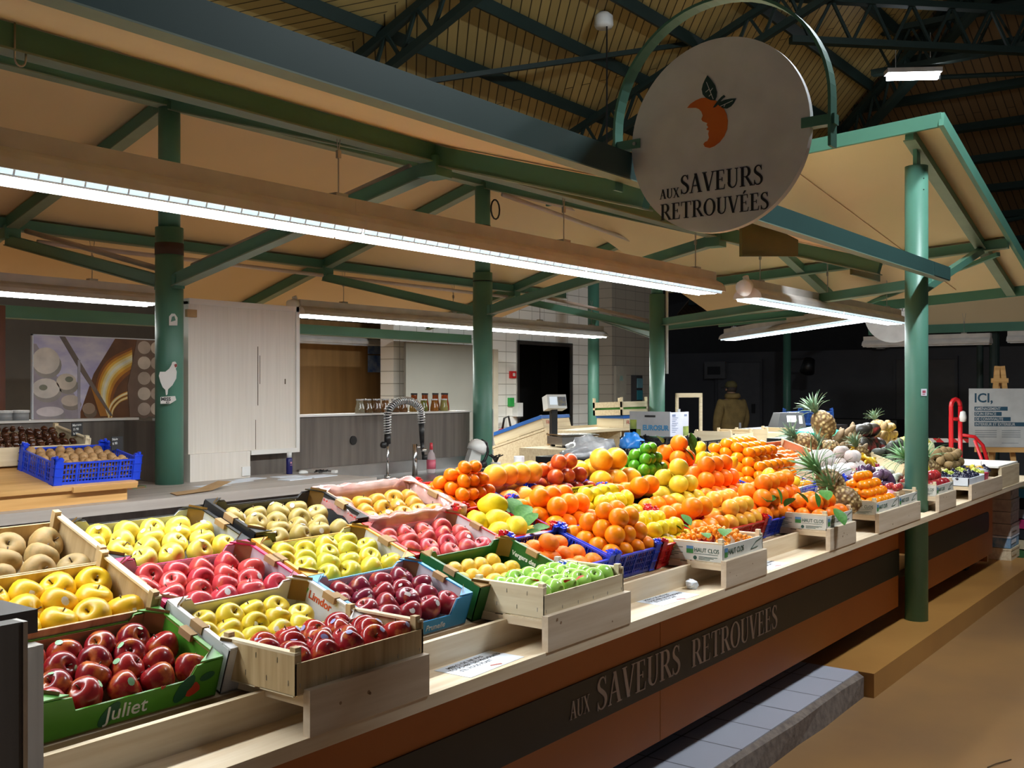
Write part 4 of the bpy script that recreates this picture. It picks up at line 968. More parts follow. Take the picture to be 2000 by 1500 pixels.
# small parts shared by many fruits
def capdisc(r,ang,nn=10):
    mb=MB(); vs=[(0,0,1.012)]
    for i in range(nn):
        t=2*PI*i/nn; vs.append((ang*math.cos(t),ang*.8*math.sin(t),math.sqrt(1-ang*ang)+.012))
    mb.add(vs,[(0,i+1,(i+1)%nn+1) for i in range(nn)]); return mb
for nm_,m in (('white',STKW),('green',STKG),('blue',STKB)): fmesh('sticker_'+nm_,capdisc(1,.26),m)
fmesh('stem',MB().tube([(0,0,.6),(.02,0,.8),(.06,.01,1.0)],[.045,.035,.05],6),STEMM)
fmesh('button',MB().lathe([(0,.86),(.09,.87),(.07,.9),(0,.915)],8),mat('green button',(.16,.20,.05),.6))
def leafmesh(L=1,W=.34,curl=.25,n=7):
    mb=MB(); vs=[]
    for i in range(n+1):
        t=i/n; wd=W*math.sin(PI*min(1,t*.93+.04))**.8; y=t*L; z=curl*math.sin(t*2.2)*.5
        vs+= [(-wd,y,z+.06*wd/W),(0,y,z-.02),(wd,y,z+.06*wd/W)]
    fs=[]
    for i in range(n):
        a=i*3; fs+= [(a,a+1,a+4,a+3),(a+1,a+2,a+5,a+4)]
    mb.add(vs,fs); return mb
fmesh('leaf',leafmesh(),LEAF)
GLEAF=mat('pineapple crown leaf',(.13,.22,.13),.45,0,(.22,.32,.20),5)

def toward_(d): return Vector((0,0,1)).rotation_difference(Vector(d)).to_matrix().to_4x4()
NF=0
def put(kind,name,F,u,v,n,r,label,cat,group,rot=None,parts=()):
    """one fruit: mesh shared with its kind; parts are children (mesh key, name, local matrix)"""
    global NF; NF+=1
    o=bpy.data.objects.new(name,FM[kind]); COL.objects.link(o)
    if rot is None: rot=Euler((random.uniform(-.9,.9),random.uniform(-.9,.9),random.uniform(0,6.28)))
    s=r*random.uniform(.96,1.03)
    o.matrix_world=F@TR(u,v,n)@rot.to_matrix().to_4x4()@SCL(s)
    tag(o,label,cat,group)
    for key,nm_,M in parts:
        c=bpy.data.objects.new(nm_,FM[key]); COL.objects.link(c); c.parent=o
        if key.startswith('sticker'):      # stuck where the fruit looks up and out over the counter
            dw=Vector((random.uniform(-.9,.5),random.uniform(-1.0,.3),random.uniform(.35,1.0))).normalized()
            dl=rot.to_matrix().inverted()@dw; k_=1.0
            if kind.startswith('apple'):
                if dl.z>.93: dl=Vector((.5,.2,.84))
                if dl.z<-.6: dl.z=-.5
                dl.normalize(); a_=math.acos(dl.z); best=9
                for pr_,pz_ in APF:
                    t_=math.atan2(pr_,pz_*.95)
                    if abs(t_-a_)<best: best=abs(t_-a_); k_=math.hypot(pr_,pz_*.95)
                k_+=.012
            c.matrix_local=toward_(dl)@SCL((1,1,k_))
        elif M is not None: c.matrix_local=M
    return o
def applepart(st,p=.55,stem=True):
    ps=[]
    if stem: ps.append(('stem','stem',None))
    if st and random.random()<p:
        ps.append(('sticker_'+st,'sticker',RZ(random.uniform(0,6.28))@RX(random.uniform(.5,1.35))))
    return ps
def lab(desc,where,row,col,layer=None,nl=1):
    s='%s in the %s, '%(desc,where)
    if layer is not None and nl>1: s+=('top' if layer==nl-1 else 'bottom' if layer==0 else ORD[layer+1])+' layer, '
    return s+'row %s from front, %s from left'%(ROWN[row],ORD[col+1])
ROWN=['one','two','three','four','five','six','seven','eight']
def grid(F,w,d,n0,rows,cols,r,kind,name,desc,where,cat,group,st=None,up=None,p=.55,stag=True,mg=.012,mgr=0,parts=True,tilt=.9,umin=-1):
    """one staggered layer, rows from the front"""
    for j in range(rows):
        nc=cols if (j%2==0 or not stag) else cols-1
        c=0
        for i in range(nc):
            u=mg+r+(w-mgr-2*mg-2*r)*((i+ (0 if nc==cols else .5))/max(1,cols-1)); v=mg+r*.92+(d-2*mg-2*r*.92)*(j/max(1,rows-1))
            if u<umin: continue
            rot=Euler((random.uniform(-tilt,tilt)+(up or 0),random.uniform(-tilt,tilt),random.uniform(0,6.28)))
            put(kind,name,F,u+random.uniform(-.003,.003),v+random.uniform(-.003,.003),n0+random.uniform(-.004,.004),r,lab(desc,where,j,c),cat,group,rot,applepart(st,p) if parts else ())
            c+=1
def pile(F,w,d,n0,rows,cols,layers,r,kind,name,desc,where,cat,group,mg=.01,rise=1.42,parts=None,jit=.004,u0=0,v0=0,shrink=1,tilt=.5,face=None):
    """stacked layers of round fruit, each one row and one column smaller"""
    if face:      # heap with one steep face to the front and left, upright at the back and right
        su=(w-2*mg-2*r)/max(1,cols-1); sv=(d-2*mg-2*r)/max(1,rows-1)
        for L in range(layers):
            h_=.5*(L%2); jj=0
            for j in range(rows-(L%2)):
                if j+h_<L*face[1]-.01: continue
                ii=0
                for i in range(cols-(L%2)):
                    if i+h_<L*face[0]-.01: continue
                    rot=Euler((random.uniform(-tilt,tilt),random.uniform(-tilt,tilt),random.uniform(0,6.28)))
                    put(kind,name,F,u0+mg+r+su*(i+h_)+random.uniform(-jit,jit),v0+mg+r+sv*(j+h_)+random.uniform(-jit,jit),n0+L*r*rise,r,lab(desc,where,jj,ii,L,layers),cat,group,rot,parts() if parts else ())
                    ii+=1
                jj+=1
        return
    for L in range(layers):
        nr,ncl=rows-L*shrink,cols-L*shrink
        if nr<1 or ncl<1: break
        su=(w-2*mg-2*r)/max(1,cols-1); sv=(d-2*mg-2*r)/max(1,rows-1)
        for j in range(nr):
            for i in range(ncl):
                u=u0+mg+r+su*(i+L*.5*shrink); v=v0+mg+r+sv*(j+L*.5*shrink); n=n0+L*r*rise
                rot=Euler((random.uniform(-tilt,tilt),random.uniform(-tilt,tilt),random.uniform(0,6.28)))
                put(kind,name,F,u+random.uniform(-jit,jit),v+random.uniform(-jit,jit),n+random.uniform(-jit,jit)*.6,r,lab(desc,where,j,i,L,layers),cat,group,rot,parts() if parts else ())

# ================================================================ FRUIT ON THE DISPLAY
def lab(desc,where,row,col,layer=None,nl=1):
    s='%s in the %s, '%(desc,where)
    if layer is not None and nl>1: return s+('top' if layer==nl-1 else 'bottom' if layer==0 else ORD[layer+1])+' layer, row %s, %s from left'%(ROWN[row],ORD[col+1])
    return s+'row %s from front, %s from left'%(ROWN[row],ORD[col+1])
Y1,Y2,Y3=1.985,2.237,2.490; D=.262
inwhite=mat('white board inside',(.76,.75,.76),.6)
def side_text(s,size,m,box,x,v,n,inner=True,d=D,rot=0,bold=.0006):
    """lettering on the inner face of the right-hand end wall, read from the left"""
    text(s,size,m,box,basis((x-.0066,v,n),(0,-1,0),(0,0,1))@RZ(rot),.0005,bold)
# --- column one
F=FR(1.05,Y1); gb=mat('bright green print',(.09,.34,.025),.45)
b=carton(F,.438,D,.098,gb,CARDB,'green printed cardboard box of dark red apples at the near front corner',flap=mat('green flap',(.13,.42,.07),.45),tab=CARDB)
text('Juliet',.050,mat('white print',(.85,.85,.82),.5),b,basis((.155,-.0008,.014),(1,0,0),(0,0,1)),.0005,.0002)
rd=mat('red print',(.62,.05,.02),.5); dg=mat('deep green print',(.015,.12,.05),.5)
FA=basis((0,-.0006,0),(1,0,0),(0,0,1))
obj('printed_heart',MB().prism([(.285,.056),(.280,.062),(.283,.066),(.287,.063),(.291,.066),(.293,.061)],.0006,FA),rd,b)
for cx,cy,a,s in ((.163,.030,.9,.032),(.345,.042,1.0,.036),(.402,.060,.2,.020)): obj('printed_leaf',MB().prism([(cx+s*(math.cos(t)*math.cos(a)-.5*math.sin(t)*math.sin(a)),cy+s*(math.cos(t)*math.sin(a)+.5*math.sin(t)*math.cos(a))) for t in [2*PI*i/16 for i in range(16)]],.0006,FA),dg,b)
obj('printed_pear',MB().prism([(.352,.022),(.362,.018),(.376,.022),(.388,.030),(.386,.040),(.376,.052),(.370,.052),(.364,.042),(.354,.034)],.0007,FA),rd,b)
text('Juliet',.030,MATS['white print'],b,basis((.438+.0008,.05,.05),(0,1,0),(0,0,1)),.0005)
side_text('Juliet',.034,MATS['white print'],b,.438,.10,.035)
obj('printed_lining',MB().box((.4305,.01,.01),(.432,D-.01,.09)),gb,b,label='green printed lining')
grid(F,.438,D,.052,4,5,.0385,'apple_darkred','apple','dark red apple','green box','apple','dark red apples in the green box','green',p=.75)
F=FR(1.03,Y2); woodcrate(F,.462,D,.12,'wooden crate of golden apples behind the green printed box',POPLAR_D)
grid(F,.462,D,.064,3,5,.045,'apple_gold','apple','golden apple','near wooden crate','apple','golden apples in the wooden crate','white',p=.25)
F=FR(1.0,Y3+.005); woodcrate(F,.51,D,.115,'wooden crate of grey russet apples at the far left of the display',POPLAR_D)
grid(F,.51,D,.055,3,5,.045,'apple_russet','apple','russet apple','left wooden crate','apple','russet apples in the wooden crate')
# --- column two
F=FR(1.503,Y1); b=carton(F,.438,D,.112,inwhite,inwhite,'white cardboard box of yellow apples behind the near wooden crate',tab=CARDD)
side_text('Limdor',.032,mat('orange red print',(.66,.09,.02),.5),b,.438,.215,.068)
obj('printed_leaf',MB().prism([(0,0),(.012,.004),(.016,.018),(.006,.022),(-.002,.012)],.0006,basis((.438-.0066,.235,.073),(0,-1,0),(0,0,1))),gb,b)
grid(F,.438,D,.05,4,5,.0385,'apple_yellow','apple','yellow apple','white box','apple','yellow apples in the white box','white',p=.5,mgr=.03)
F=FR(1.506,Y2); pk=mat('magenta print',(.62,.015,.13),.45)
carton(F,.445,D,.098,pk,mat('pale lilac inside',(.62,.56,.62),.6),'magenta edged cardboard box of pink red apples',tab=CARDB,backlow=.7)
grid(F,.445,D,.052,4,5,.039,'apple_pink','apple','pink red apple','magenta box','apple','pink red apples in the magenta box','white',p=.3)
F=FR(1.515,Y3); bk=mat('black print',(.018,.018,.02),.4)
carton(F,.455,D,.095,bk,mat('pale grey inside',(.52,.54,.58),.6),'black and white cardboard box of butter yellow apples',tab=CARDD)
grid(F,.455,D,.055,4,5,.038,'apple_butter','apple','butter yellow apple','black box','apple','butter yellow apples in the black box','white',p=.6)
# --- column three
F=FR(1.962,Y1); bl=mat('sky blue print',(.03,.30,.62),.45)
b=carton(F,.435,D,.10,bl,mat('lilac white inside',(.66,.63,.70),.6),'sky blue cardboard box of plum red apples',tab=CARDB,low=.45)
text('Prunelle',.026,mat('pale print',(.72,.74,.72),.5),b,basis((.25,-.0008,.012),(1,0,0),(0,0,1)),.0005)
mb=MB()
for i in range(18): 
    u=.03+.37*(i%6)/5; v=.05+.15*(i//6)/2; mb.lathe([(.036,0),(.043,.022),(.041,.024),(.034,.003)],10,TR(u,v,.006))
obj('tissue_tray',mb,PAPER,b)
grid(F,.435,D,.056,4,5,.0385,'apple_plum','apple','plum red apple','blue box','apple','plum red apples in the blue box','white',p=.55)
F=FR(1.966,Y2); yo=mat('orange yellow print',(.75,.36,.03),.45)
carton(F,.45,D,.098,yo,inwhite,'orange edged cardboard box of green gold apples',tab=CARDD)
grid(F,.45,D,.056,4,5,.039,'apple_goldrush','apple','green gold apple','orange box','apple','green gold apples in the orange edged box','green',p=.3)
F=FR(1.985,Y3); b=carton(F,.475,D,.112,bk,mat('dark inside',(.05,.05,.055),.5),'black cardboard box of khaki apples with red lettering',tab=CARDD)
side_text('MORCI',.030,mat('red letter print',(.70,.04,.03),.5),b,.475,.22,.072); side_text('MORCI',.030,MATS['red letter print'],b,.475,.11,.072)
grid(F,.475,D,.056,4,5,.038,'apple_khaki','apple','khaki apple','black lettered box','apple','khaki apples in the black lettered box','white',p=.4,mgr=.03)
# --- column four
F=FR(2.43,Y1); gr2=mat('bottle green print',(.018,.13,.02),.45)
b=carton(F,.45,D,.112,gr2,gr2,'dark green printed cardboard box of small yellow fruit',tab=CARDD,flap=CARDD)
side_text('Vergers des 4V',.0225,MATS['white print'],b,.45,.215,.066)
grid(F,.45,D,.042,4,6,.033,'plum_yellow','yellow_plum','small yellow fruit','dark green box','plum','small yellow fruits in the dark green box',parts=False,mgr=.025)
F=FR(2.42,Y2); rdb=mat('scarlet print',(.58,.015,.012),.45)
carton(F,.465,D,.098,rdb,inwhite,'scarlet cardboard box of rose red apples',tab=CARDB,backlow=.75)
grid(F,.465,D,.052,4,5,.0385,'apple_rose','apple','rose red apple','scarlet box','apple','rose red apples in the scarlet box','white',p=.2)
F=FR(2.47,Y3); b=carton(F,.475,D+.01,.105,mat('salmon lined board',(.62,.30,.17),.5),mat('salmon inside',(.58,.27,.15),.5),'salmon cardboard box lined with pink film, amber apples inside',flap=mat('clear pink film',(.72,.42,.40),.2))
FILM=mat('pink plastic film',(.80,.42,.40),.12,0,(.85,.65,.62),14,(1,1,1),.5,.8,3,'Object',.5)
def film(w,d,h):
    mb=MB(); pts=[]
    edge_=[(0,0)]+[(w*i/16,0) for i in range(1,17)]+[(w,d*i/10) for i in range(1,11)]+[(w-w*i/16,d) for i in range(1,17)]+[(0,d-d*i/10) for i in range(1,10)]
    n=len(edge_); vs=[]
    for (x,y) in edge_:
        a=random.uniform(-.004,.006); cx,cy=w/2,d/2; ox=(x-cx)/w*.03; oy=(y-cy)/d*.03
        vs+= [(x-ox*1.2,y-oy*1.2,h*.55+a),(x-ox*.5,y-oy*.5,h+.008+a*1.6),(x+ox,y+oy,h+.004+a),(x+ox*1.3,y+oy*1.3,h*.62+a*2)]
    fs=[]
    for i in range(n):
        j=(i+1)%n
        for k_ in range(3): fs.append((i*4+k_,j*4+k_,j*4+k_+1,i*4+k_+1))
    mb.add(vs,fs); return mb
obj('plastic_film',film(.475,D+.01,.105),FILM,b,True)
grid(F,.475,D,.06,3,5,.0395,'apple_amber','apple','amber apple','salmon box','apple','amber apples in the film lined box','white',p=.5,mg=.03)
# --- front crates of columns two and four, level on their risers
F=TR(1.525,1.752,.9125); woodcrate(F,.425,.262,.092,'knotty wooden crate of striped red apples on the first riser',POPLAR_D,staples=True)
grid(F,.425,.262,.062,4,5,.0375,'apple_striped','apple','striped red apple','front wooden crate','apple','striped red apples in the front crate','blue',p=.5)
F=TR(2.478,1.752,.9125); b=woodcrate(F,.462,.268,.088,'pale wooden crate of green apples with red tissue',staples=True)
grid(F,.462,.268,.062,4,6,.0375,'apple_green','apple','green apple','front pale crate','apple','green apples in the pale crate','white',p=.25)
rt=mat('red tissue',(.80,.03,.025),.7)
for u,v in ((.09,.09),(.14,.015),(.19,.01)): single('tissue_scrap','scrap of red tissue among the green apples, %s'%('at the left end' if u<.1 else 'at the front wall' if u<.15 else 'at the front middle'),'tissue',leafmesh(1,.5,.3),rt,M=F@TR(u,v,.088)@RZ(u*20)@RX(.35)@SCL(.03))
F=TR(3.685,1.75,.9125)
HCW=mat('printed crate white',(.74,.73,.66),.55)
def printed(F,w,d,h,label,end=True):
    b=woodcrate(F,w,d,h,label,HCW,.018,.95)
    sqg=mat('print meadow green',(.05,.26,.06),.5); sqb=mat('print sky blue',(.10,.26,.50),.5); inkg=mat('print dark green',(.03,.10,.07),.5)
    ep_=[c for c in b.children if c.name.startswith('end_panel')][0]
    def face(M,L):
        k=L/.28
        obj('printed_square',MB().box((L*.42,h*.42,0),(L*.53,h*.60,.0008),M).box((L*.42,h*.60,0),(L*.53,h*.66,.0009),M),sqg,b)
        obj('printed_square',MB().box((L*.42,h*.66,0),(L*.53,h*.82,.0008),M),sqb,b)
        text('HAUT CLOS',.0235,inkg,ep_,M@TR(L*.545,h*.52,.0004),.0004,.0001,sx=.84)
        mb=MB()
        for q in range(7): mb.box((L*.06,h*(.2+.1*q),0),(L*(.22+.14*((q*7)%3)/2),h*(.2+.1*q)+.0022,.0006),M)
        for q in range(3): mb.box((L*.62,h*(.12+.07*q),0),(L*(.8+.06*q),h*(.12+.07*q)+.002,.0006),M)
        mb.box((L*.545,h*.42,0),(L*.93,h*.44,.0006),M); mb.cyl(M@Vector((L*.56,h*.2,0)),M@Vector((L*.56,h*.2,.0006)),.008,n=12)
        obj('printed_text',mb,inkg,b)
    face(basis((-.0005,d,0),(0,-1,0),(0,0,1)),d)
    M=basis((0,-.0006,0),(1,0,0),(0,0,1))
    obj('printed_square',MB().box((.018,h*.30,0),(.045,h*.58,.0008),M),sqg,b); obj('printed_square',MB().box((.018,h*.58,0),(.045,h*.8,.0008),M),sqb,b)
    text('HAUT CLOS',.031,inkg,b,M@TR(.05,h*.42,.0004),.0004,.0001,sx=.86)
    mb=MB(); 
    for a_,b_ in (((w*.68,h*.35),(w*.82,h*.72)),((w*.82,h*.72),(w*.96,h*.85)),((w*.68,h*.35),(w*.86,h*.42))): mb.bar(M@Vector((a_[0],a_[1],.0006)),M@Vector((b_[0],b_[1],.0006)),.0025,.001,(0,-1,0))
    obj('printed_sketch',mb,inkg,b)
    return b
printed(F,.385,.268,.072,'white printed crate of kumquats with leaves')
for i in range(110):
    a=random.random()*.35+.018; v_=.018+random.random()*.23; n=.052+.048*math.sin(PI*a/.385)*math.sin(PI*v_/.268)+random.uniform(-.006,.014)
    put('kumquat','kumquat',F,a,v_,n,.0125,'small orange kumquat heaped in the white printed crate near the middle of the ledge','kumquat','kumquats in the printed crate')
def leaves(F,lst,label,grp,key='leaf'):
    for i,(u,v,n,s,rx,rz_) in enumerate(lst):
        o=bpy.data.objects.new('leaf',FM[key]); COL.objects.link(o)
        o.matrix_world=F@TR(u,v,n)@RZ(rz_)@RX(rx)@SCL(s); tag(o,label%ORD[i+1],'leaf',grp)
leaves(F,[(.04,.08,.09,.06,.1,-.8),(.10,.04,.095,.085,.1,-1.2),(.16,.22,.10,.05,.3,.3),(.20,.24,.11,.07,.5,-.4),(.12,.24,.10,.05,.4,.9)],'green leaf among the kumquats, %s from left','leaves among the kumquats')
# --- plastic crates, columns five to nine
F=FR(2.885,Y1); plastic(F,.322,D,.115,BLUEP,'blue lattice crate of loose skinned clementines on the front row')
pile(F,.322,D,.07,3,4,1,.0375,'clementine_big','clementine','loose skinned clementine','front blue crate','clementine','loose skinned clementines in the blue crate',tilt=.35)
put('clementine_big','clementine',F,.12,.16,.118,.0375,'loose skinned clementine perched on top in the front blue crate','clementine','loose skinned clementines in the blue crate',Euler((.2,.1,0)))
F=FR(2.885,Y2); plastic(F,.322,D,.115,REDP,'red lattice crate of big leafy lemons')
for i,(u,v,n,t_) in enumerate(((.06,.07,.085,1.2),(.11,.13,.10,.9),(.05,.17,.08,2.0),(.125,.05,.105,1.9),(.16,.20,.13,.6),(.17,.12,.075,.3),(.20,.05,.06,1.0),(.26,.06,.06,2.3),(.10,.22,.07,.2))):
    put('lemon_big','lemon',F,u,v,n,.043 if i<5 else .032,'big rough lemon in the leafy red crate, %s from left'%ORD[i+1],'lemon','big lemons in the red crate',Euler((1.3,.3,t_)))
leaves(F,[(.17,.06,.09,.09,.7,-1.9),(.19,.10,.11,.10,.3,-1.4),(.20,.13,.12,.10,.2,-.9),(.22,.16,.11,.09,.1,-.3),(.23,.05,.08,.08,.2,-2.0),(.26,.10,.09,.09,.1,-1.2),(.27,.15,.085,.07,.2,-.6),(.15,.03,.08,.07,.4,-2.4)],'green leaf beside the big lemons, %s of the spray','leaves of the big lemons')
F=FR(2.958,Y3); plastic(F,.298,D,.105,REDP,'red lattice crate of stacked clementines at the back')
pile(F,.298,D,.075,4,5,4,.030,'clementine','clementine','small clementine','back red crate','clementine','stacked clementines in the red crate',parts=lambda:[('button','stem_button',None)] if random.random()<.4 else [])
F=FR(3.218,Y1); plastic(F,.335,D,.115,BLUEP,'blue lattice crate of shiny oranges on the front row')
pile(F,.335,D,.09,4,4,3,.0385,'orange','orange','shiny orange','front blue crate','orange','shiny oranges in the front blue crate',mg=.004,parts=lambda:[('button','stem_button',None)] if random.random()<.3 else [])
F=FR(3.218,Y2); plastic(F,.335,D,.11,BLUEP,'blue lattice crate of mixed oranges in the middle row')
pile(F,.335,D,.085,3,4,2,.043,'orange','orange','large orange','middle blue crate','orange','large oranges in the middle blue crate',mg=.0)
F=FR(3.268,Y3); plastic(F,.318,D,.11,BLUEP,'blue lattice crate of pink grapefruit at the back')
pile(F,.318,D,.07,2,3,1,.050,'grapefruit','grapefruit','pink grapefruit','back blue crate','grapefruit','pink grapefruits in the blue crate',mg=.006)
for i in range(4): put('grapefruit','grapefruit',F,.035+.083*i,.14,.145,.0515,'pink grapefruit on top in the back blue crate, %s from left'%ORD[i+1],'grapefruit','pink grapefruits in the blue crate')
F=FR(3.575,Y1); plastic(F,.33,D,.115,REDP,'red lattice crate of lemons behind the kumquats')
pile(F,.33,D,.075,3,5,2,.0315,'lemon','lemon','yellow lemon','front red crate','lemon','lemons in the front red crate',parts=lambda:applepart('white',.25,False),tilt=1.4)
F=FR(3.575,Y2); b=plastic(F,.35,D,.115,REDP,'red lattice crate of lemons with a black and yellow sign')
pile(F,.35,D,.08,3,5,2,.033,'lemon','lemon','yellow lemon','middle red crate','lemon','lemons in the middle red crate',tilt=1.4)
t=single('crate_card','black and yellow card standing in the red lemon crate','card',MB().box((0,0,0),(.17,.003,.05)),mat('yellow card',(.72,.62,.03),.5),M=F@TR(.06,D-.03,.085)@RX(-.15))
obj('dark_print',MB().box((.006,-.001,.006),(.164,0,.044)),mat('dark green card print',(.03,.05,.02),.5),t)
text('SANS BIO',.036,MATS['yellow card'],t,basis((.012,-.0014,.013),(1,0,0),(0,0,1)),.0004,.0004,sx=.8)
F=FR(3.59,Y3); plastic(F,.36,D,.105,BLUEP,'blue lattice crate of blood oranges at the back')
pile(F,.36,D,.08,3,4,3,.037,'bloodorange','blood_orange','blood orange','back blue crate','orange','blood oranges in the blue crate')
F=FR(3.935,Y1); plastic(F,.665,D,.11,REDP,'long red lattice crate of oranges and yellow grapefruit on the front row')
pile(F,.30,D,.095,2,3,2,.046,'orange','orange','navel orange','long red crate','orange','navel oranges in the long red crate',mg=.004)
pile(F,.34,D,.09,3,4,2,.042,'grapefruit','grapefruit','yellow grapefruit','long red crate','grapefruit','yellow grapefruits in the long red crate',u0=.31,mg=.003)
F=FR(3.935,Y2); plastic(F,.58,D,.10,BLKP,'black lattice crate of oranges and greenish citrus in the middle row')
pile(F,.27,D,.09,2,3,2,.045,'orange','orange','speckled orange','black crate','orange','speckled oranges in the black crate',mg=.0)
pile(F,.29,D,.09,3,3,3,.046,'yellowcitrus','grapefruit','greenish grapefruit','black crate','grapefruit','greenish grapefruits in the black crate',u0=.28,mg=.002)
F=FR(3.97,Y3); plastic(F,.37,D,.105,BLUEP,'blue lattice crate of big yellow pomelos at the back')
pile(F,.37,D,.09,2,3,2,.058,'pomelo','pomelo','big yellow pomelo','back pomelo crate','pomelo','big pomelos in the blue crate',mg=.003)
F=FR(4.36,Y3); plastic(F,.31,D,.10,REDP,'red lattice crate of limes at the back')
pile(F,.31,D,.075,4,5,4,.031,'lime','lime','green lime','back lime crate','lime','limes in the red crate')
F=FR(4.685,Y3); plastic(F,.30,D,.10,BLUEP,'blue lattice crate of oranges with leaves, right of the limes')
pile(F,.30,D,.085,3,3,3,.047,'orange_deep','orange','deep orange','leafy back crate','orange','deep oranges right of the limes',mg=.002)
leaves(F,[(.18,.04,.16,.09,.5,.9),(.22,.05,.15,.09,.9,.2),(.26,.10,.18,.10,1.0,-.3),(.10,.2,.20,.08,.4,1.4),(.15,.02,.12,.07,.2,2.2)],'green leaf on the oranges right of the limes, %s','leaves right of the limes')
F=FR(4.99,Y3); plastic(F,.20,D,.10,BLUEP,'small blue crate of knobbly yellow citrus at the back')
pile(F,.20,D,.09,3,3,3,.034,'lemon','citron','knobbly yellow citrus','back small crate','citrus','knobbly yellow citrus at the back',tilt=1.4)
F=FR(4.525,Y2); plastic(F,.45,D,.10,REDP,'red lattice crate of deep oranges in the middle row')
pile(F,.45,D,.085,3,5,3,.045,'orange_deep','orange','deep orange','middle leafy crate','orange','deep oranges in the middle row',mg=.002,jit=.006)
F=FR(4.61,Y1); plastic(F,.56,D,.10,BLUEP,'blue lattice crate of leafy oranges behind the printed crate')
pile(F,.56,D,.09,3,6,3,.0455,'orange_deep','orange','deep orange','front leafy crate','orange','deep oranges behind the printed crate',mg=.002,jit=.006)
leaves(F,[(.05,.05,.16,.09,.2,1.8),(.08,.06,.15,.09,.2,-1.3),(.16,.02,.15,.08,.9,.2),(.19,.01,.14,.08,.8,2.6)],'green leaf on the front deep oranges, %s','leaves on the front deep oranges')
F=TR(4.82,1.75,.9125); printed(F,.365,.268,.072,'white printed crate of leafy oranges on the fourth riser')
pile(F,.365,.268,.06,3,4,2,.042,'orange_deep','orange','leafy orange','fourth riser crate','orange','leafy oranges in the printed crate',mg=.008,shrink=1)
leaves(F,[(.02,.10,.13,.08,.6,.9),(.03,.05,.11,.07,1.2,-.2),(.11,.0,.10,.10,-.9,2.6),(.10,.03,.14,.10,.3,-1.0)],'green leaf on the printed crate of oranges, %s','leaves on the printed crate of oranges')
# --- mandarin mountain
F=FR(5.17,2.20); plastic(F,.68,.52,.10,BLUEP,'wide blue crate carrying the tall heap of mandarins')
pile(F,.68,.52,.065,7,8,4,.0375,'mandarin','mandarin','shiny mandarin','tall heap','mandarin','mandarins in the tall heap',mg=.008,tilt=.25,rise=1.12,face=(.75,1.0),parts=lambda:[('button','stem_button',None)] if random.random()<.35 else [])
F=TR(5.56,1.75,.9125); printed(F,.40,.268,.072,'white printed crate of mandarins left of the aisle column')
pile(F,.40,.268,.065,4,6,4,.0345,'mandarin','mandarin','shiny mandarin','front printed crate','mandarin','mandarins in the front printed crate',tilt=.2,rise=1.25,mg=.004)
F=TR(5.965,1.75,.9125); printed(F,.37,.268,.072,'white printed crate of wrapped fruit directly left of the aisle column')
def pkg(name,label,cat,F,u,v,n,s,m,grp=None):
    return single(name,label,cat,MB().lathe([(0,0),(.8,.0),(1,.3),(.9,.8),(.5,1),(0,1.02)],14,SCL(s),lambda q:q*(1+.10*noise.noise(q*2.2))),m,grp,True,F@TR(u,v,n))
pkg('fruit_pack','pink wrapped pack in the crate left of the aisle column','pack',F,.09,.09,.045,(.06,.05,.05),mat('pink wrap',(.62,.28,.36),.25))
pkg('fruit_pack','yellow fruit pack in the crate left of the aisle column','pack',F,.14,.19,.05,(.06,.05,.05),mat('yellow wrap',(.72,.50,.12),.3))
pkg('straw_nest','brown straw nest holding red fruit by the aisle column','nest',F,.27,.13,.035,(.085,.09,.05),mat('brown straw',(.34,.22,.11),.8,0,(.2,.12,.05),40,(1,1,1),.5))
for i in range(7): put('pomegranate','red_fruit',F,.22+.035*(i%3)+.01*(i//3),.08+.05*(i//3),.098,.022,'red fruit in the straw nest by the aisle column','fruit','red fruits in the straw nest')
# --- pineapples
def pinebody():
    mb=MB(); pr=[]
    for i in range(29):
        t=i/28; r=.5*(math.sin(PI*(t*.88+.07)))**.55; pr.append((r if 0<i<28 else 0,t*1.25))
    def dsp(v):
        a=math.atan2(v.y,v.x); k=1+.06*(math.cos(8*a+v.z*17)*math.cos(8*a-v.z*17)); return Vector((v.x*k,v.y*k,v.z))
    mb.lathe(pr,64,None,dsp); return mb
def pinemat():
    m,N,L,b=nt('pineapple skin'); b.inputs['Roughness'].default_value=.55
    tc=N.new('ShaderNodeTexCoord'); vo=N.new('ShaderNodeTexVoronoi'); vo.inputs['Scale'].default_value=6.5; vo.feature='F1'
    rp=N.new('ShaderNodeValToRGB'); e=rp.color_ramp.elements; e[0].color=(.62,.46,.20,1); e[0].position=.15; e[1].color=(.16,.085,.025,1); e[1].position=.55
    L.new(tc.outputs['Object'],vo.inputs[0]); L.new(vo.outputs[0],rp.inputs[0]); L.new(rp.outputs[0],b.inputs['Base Color']); return m
PINEM=pinemat(); FM['pinebody']=pinebody().mesh('pinebody',PINEM,True)
def crown(seed,n=34,L0=.95,op=1.0):
    rnd=random.Random(seed); mb=MB()
    for i in range(n):
        t=i/n; a=i*2.4; L=L0*(.55+.45*math.sin(PI*min(1,t*.8+.15))); lean=(1.15-1.0*t)*op
        vs=[];m_=6
        for j in range(m_+1):
            s=j/m_; wd=.075*(1-s)**.7+.004; rr=.06+L*s*math.sin(lean*(.55+.6*s)); z=1.2+.12*t+L*s*math.cos(lean*(.55+.6*s))
            c,si=math.cos(a),math.sin(a)
            vs+= [(rr*c-wd*si,rr*si+wd*c,z+.02),(rr*c,rr*si,z-.0),(rr*c+wd*si,rr*si-wd*c,z+.02)]
        fs=[]
        for j in range(m_):
            q=j*3; fs+= [(q,q+1,q+4,q+3),(q+1,q+2,q+5,q+4)]
        mb.add(vs,fs)
    return mb
